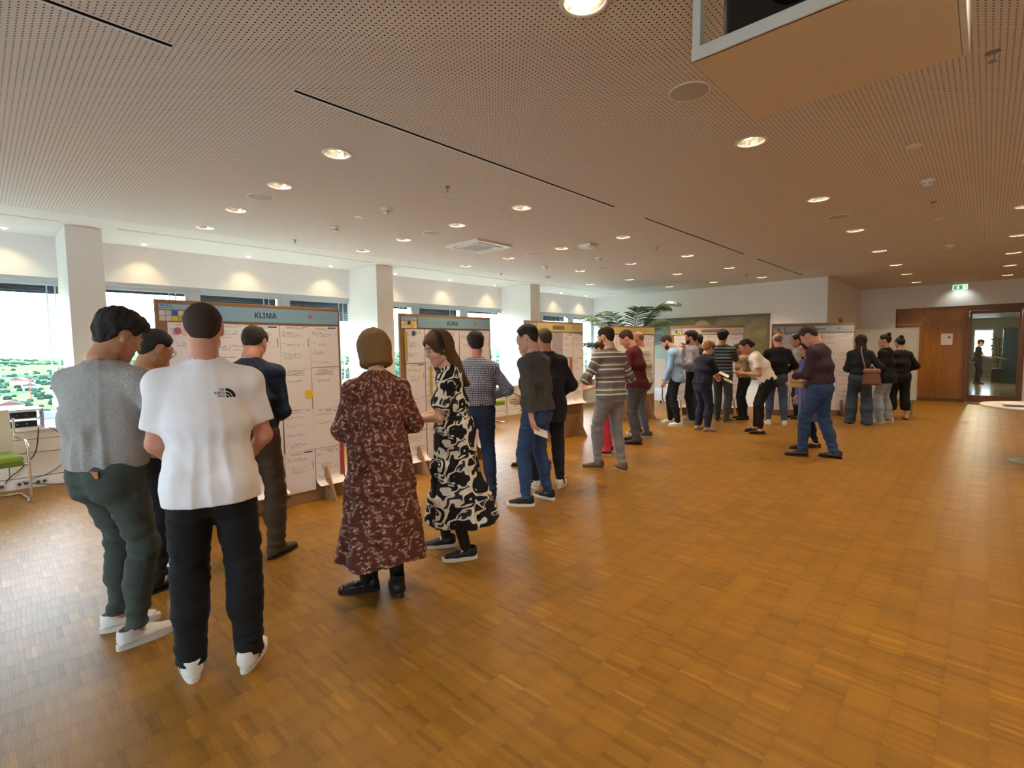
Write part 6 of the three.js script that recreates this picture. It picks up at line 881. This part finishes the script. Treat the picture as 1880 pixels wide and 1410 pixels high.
person({ label: 'woman in a white short-sleeved blouse bending forward, black trousers', H: 1.8, fem: true, th: 205, L: [9.38, -2.85, 203], R: [9.6, -3.0, 203], lean: 33, neck: -2, hyaw: 6, shift: [0, -0.14], cell: 0.0105, hair: 'lowbun', hairColor: 0x1b1210, skin: 'mid', armL: { w: [0.1, 1.06, 0.4], pole: [0.5, -0.7, -0.8], curl: 0.6 }, armR: { w: [0.08, 1.04, 0.42], pole: [0.5, -0.6, -0.8], curl: 0.6 }, top: { name: 'blouse', mat: plain(0xf0e6da), e: 0.026, se: 0.026, sleeve: 0.62, hem: -0.01, wr: 0.007, neck: 0.068 }, bottom: { mat: plain(0x120d10), cuff: 0.006, knee: 0.006, hem: 0.1 }, shoes: { style: 'flat', color: 0x120d0d, sole: 0x0a0808 },
  after: ({ t, Nk, f, l, up, P, cloth }) => { const a = Nk.clone().addScaledVector(f, 0.07).addScaledVector(l, 0.07), b = Nk.clone().addScaledVector(f, 0.12).addScaledVector(up, -0.42); obj('lanyard', tube([ptArr(Nk.clone().addScaledVector(f, -0.03).addScaledVector(up, 0.04)), ptArr(a), ptArr(b)], 0.006, 20, 6), mat(0x5d7a62, 0.7), t); } });
person({ label: 'bald man in a black pullover with white collar, jeans and white shoes', H: 1.8, th: 112, L: [10.72, -3.12, 118], R: [10.76, -2.84, 104], lean: 2, neck: 8, hyaw: 14, girth: 1.05, cell: 0.0095, hair: 'ring', hairColor: 0x7a6455, skin: 'ruddy', armL: { w: [0.16, 1.02, 0.2], pole: [1, -0.2, -0.6] }, armR: { w: [0.16, 1.02, 0.2], pole: [1, -0.2, -0.6] }, top: { name: 'pullover', mat: woolly(0x121114), e: 0.024, se: 0.022, sleeve: 1.95, hem: 0.02, wr: 0.005, neck: 0.07, under: plain(0xe6e2dc) }, bottom: { mat: jeans(0x4a5f80), cuff: 0.014, waist: 0.06 }, shoes: WHITE_S });
person({ label: 'man in a light grey shirt and black trousers behind the purple shirt', H: 1.78, th: 192, L: [11.76, -2.78, 195], R: [11.98, -2.92, 195], lean: 3, neck: 8, cell: 0.015, hair: 'short', hairColor: 0x241a16, skin: 'mid', armL: front(0.14, 1.05, 0.22), armR: front(0.14, 1.05, 0.22), top: { mat: plain(0xa7a9ab), e: 0.024, sleeve: 1.95, hem: 0.04, collar: true }, bottom: { mat: plain(0x101013), cuff: 0.014, waist: 0.07 }, shoes: { style: 'derby', color: 0x17110e, sole: 0x0c0908 } });
const pL = person({ label: 'woman with glasses in a long lavender vest beside the purple shirt', H: 1.65, fem: true, th: 222, L: [8.42, -1.98, 218], R: [8.68, -1.84, 222], lean: 4, neck: 14, hyaw: 8, cell: 0.0105, hair: 'long', hairColor: 0x3a241a, glasses: true, skin: 'light', armL: { w: [0.1, 1.06, 0.28] }, armR: { w: [0.22, 0.8, 0.1] }, top: { name: 'vest', mat: plain(0x5d5a86), e: 0.02, se: 0.018, sleeve: 1.9, neck: 0.062, wr: 0.006, clipY: (x, y) => 0.42 - y, disp: skirtFold(6, 0.008, 0.85, 0.45), extra: ({ P, up, hipL }) => [prim(P.clone().addScaledVector(up, 0.1), V(P.x, 0.36, P.z), 0.14, 0.12, 0.19, 0.17, hipL, { k: 0.06, cap: 0.3 })] }, bottom: { mat: plain(0x1c1622), cuff: 0.004, knee: 0.004 }, shoes: { style: 'flat', color: 0x3a2018, sole: 0x1c110c } });
person({ label: 'man in a dark purple shirt, belt and blue jeans looking down', H: 1.87, th: 168, L: [7.86, -1.84, 196], R: [7.99, -1.46, 178], lean: 5, neck: 34, hyaw: 14, girth: 1.05, cell: 0.0095, hair: 'short', hairColor: 0x382a1f, skin: 'ruddy', armL: { w: [0.1, 1.06, 0.3], pole: [0.6, -0.5, -0.8] }, armR: { w: [0.12, 1.03, 0.24], pole: [1, -0.2, -0.6] }, top: { mat: plain(0x38202e), e: 0.024, se: 0.02, sleeve: 1.95, hem: 0.05, collar: true, wr: 0.007 }, bottom: { mat: jeans(0x314c74), cuff: 0.02, knee: 0.012, waist: 0.08, belt: 0x30241c, wr: 0.006 }, shoes: { style: 'derby', color: 0x3a2417, sole: 0x15100c, rough: 0.3 } });
const pJ = person({ label: 'woman with long brown hair in a dark denim jacket and wide jeans', H: 1.74, fem: true, th: 97, L: [11.77, -1.93, 102], R: [11.72, -1.64, 92], lean: 2, neck: 8, cell: 0.0095, hair: 'long', hairColor: 0x2e1d13, skin: 'light', armL: front(0.12, 1.06, 0.24), armR: { w: [0.16, 1.05, 0.22], pole: [1, -0.2, -0.6] }, top: { name: 'jacket', mat: jeans(0x212b36), e: 0.026, se: 0.026, sleeve: 1.95, hem: 0.06, collar: true, wr: 0.006 }, bottom: { mat: jeans(0x4a5a70), cuff: 0.062, knee: 0.034, waist: 0.1, hem: 0.02, e: 0.014 }, shoes: { style: 'derby', color: 0x2c1a12, sole: 0x140d0a } });
person({ label: 'woman with a hair bun in a black blazer and pale jeans in profile', H: 1.75, fem: true, th: 165, L: [12.12, -1.5, 190], R: [12.42, -1.38, 172], lean: 2, neck: 4, hyaw: 18, cell: 0.0095, hair: 'bun', hairColor: 0x17100e, skin: 'light', armL: front(0.1, 1.05, 0.22), armR: front(0.1, 1.05, 0.22), top: { name: 'blazer', mat: plain(0x100f12), e: 0.03, se: 0.026, sleeve: 1.95, hem: -0.14, wr: 0.005 }, bottom: { mat: jeans(0xb4c0c8), cuff: 0.035, knee: 0.02 }, shoes: { ...WHITE_S, trim: 0x1b1b1e } });
person({ label: 'woman with a hair bun dressed all in black next to the wooden panel', H: 1.7, fem: true, th: 122, L: [12.94, -1.4, 125], R: [13.0, -1.16, 110], lean: 3, neck: 10, cell: 0.0145, hair: 'bun', hairColor: 0x120d0c, skin: 'light', armL: front(0.1, 1.05, 0.22), armR: { w: [0.14, 1.04, 0.16], pole: [1, -0.2, -0.7] }, top: { mat: plain(0x0f0e10), e: 0.024, se: 0.022, sleeve: 1.9, hem: 0.02, neck: 0.085 }, bottom: { mat: plain(0x121110), cuff: 0.045, knee: 0.025, hem: 0.2, e: 0.02 }, shoes: { style: 'flat', color: 0xb48c74, sole: 0x6a4c3a } });
const pC = person({ label: 'silhouetted woman in black standing in the corridor beyond the glass door', H: 1.68, fem: true, th: 4, L: [26.1, -0.3, 0], R: [25.95, -0.22, 5], lean: 2, neck: 16, cell: 0.017, hair: 'crop', hairColor: 0x1c1210, skin: 'mid', armL: { w: [0.06, 1.05, 0.36], curl: 0.7 }, armR: { w: [0.06, 1.05, 0.36], curl: 0.7 }, top: { name: 'tshirt', mat: plain(0x151416), sleeve: 0.7, se: 0.02, hem: -0.05 }, bottom: { mat: plain(0x141315), cuff: 0.006 }, shoes: { style: 'flat', color: 0x131112, sole: 0x0b0a0a } });

// ------------------------------------------------------------------ things carried
function held(name, label, category, q, i, geo, m, d, rot) { const w = q.wrist[i], o = tag(obj(name, geo, m), label, category); o.position.set(q.ox + w.x + d[0], w.y + d[1], q.oz + w.z + d[2]); o.rotation.set(...rot); return o; }
held('postcard', 'white folded card held by the man in the dark grey jacket', 'card', pG, 0, new RoundedBoxGeometry(0.1, 0.004, 0.15, 1, 0.001), paper, [0.06, -0.12, 0.06], [0.7, 0.9, 0.1]);
held('leaflet', 'white leaflets held by the woman in the navy top', 'leaflet', pN, 0, new RoundedBoxGeometry(0.15, 0.006, 0.21, 1, 0.001), paper, [0.1, 0.05, 0.14], [0.5, 0.3, 0.1]);
held('notepad', 'small white notepad under the leaflets of the woman in navy', 'notepad', pN, 0, new RoundedBoxGeometry(0.12, 0.012, 0.17, 1, 0.003), mat(0xd8d2c6, 0.7), [0.16, -0.07, 0.2], [0.5, 0.6, 0.1]);
held('badge', 'small green badge hanging beside the woman in the navy top', 'badge', pN, 1, new RoundedBoxGeometry(0.06, 0.09, 0.006, 1, 0.002), mat(0x8a9a58, 0.6), [0.06, -0.27, 0.06], [0.1, 0.4, 0.1]);
held('tray', 'flat green leaflet tray held by the woman in the corridor', 'tray', pC, 0, new RoundedBoxGeometry(0.3, 0.03, 0.36, 2, 0.01), mat(0x7d8a3a, 0.7), [0, 0.0, 0.26], [0.3, 0, 0]);
{
  const t = thing('shoulder_bag', 'brown leather shoulder bag hanging at the denim jacket', 'bag', [pJ.ox - 0.17, 0, pJ.oz + 0.21]);
  const b = new RoundedBoxGeometry(0.13, 0.3, 0.27, 5, 0.045); { const p = b.attributes.position; for (let i = 0; i < p.count; i++) { const k = 1 + 0.12 * (-p.getY(i) / 0.15); p.setX(i, p.getX(i) * k); p.setZ(i, p.getZ(i) * k + 0.006 * noise3(p.getX(i) * 20, p.getY(i) * 20, p.getZ(i) * 20)); } b.computeVertexNormals(); }
  obj('body', at(b, 0, 0.93, 0), mat(0x7d5440, 0.6), t); obj('flap', at(new RoundedBoxGeometry(0.145, 0.1, 0.275, 4, 0.04), 0, 1.04, 0), mat(0x875c46, 0.6), t);
  obj('strap', [tube([[-0.02, 1.08, -0.1], [-0.06, 1.25, -0.13], [-0.04, 1.42, -0.17], [0.08, 1.5, -0.18], [0.22, 1.42, -0.17], [0.2, 1.2, -0.08], [0.05, 1.08, 0.06]], 0.011, 40, 6)], mat(0x9a8070, 0.6), t);
  const c = thing('clutch_bag', 'small tan clutch bag in front of the purple shirt', 'bag', [pL.ox - 0.32, 0.985, pL.oz - 0.1], rad(70)); obj('body', at(new RoundedBoxGeometry(0.2, 0.11, 0.045, 3, 0.02), 0, 0, 0), mat(0xb08a4a, 0.5), c); obj('flap', at(new RoundedBoxGeometry(0.202, 0.06, 0.05, 3, 0.02), 0, 0.028, 0), mat(0x9a7840, 0.5), c);
}
renderer.render(scene, camera);
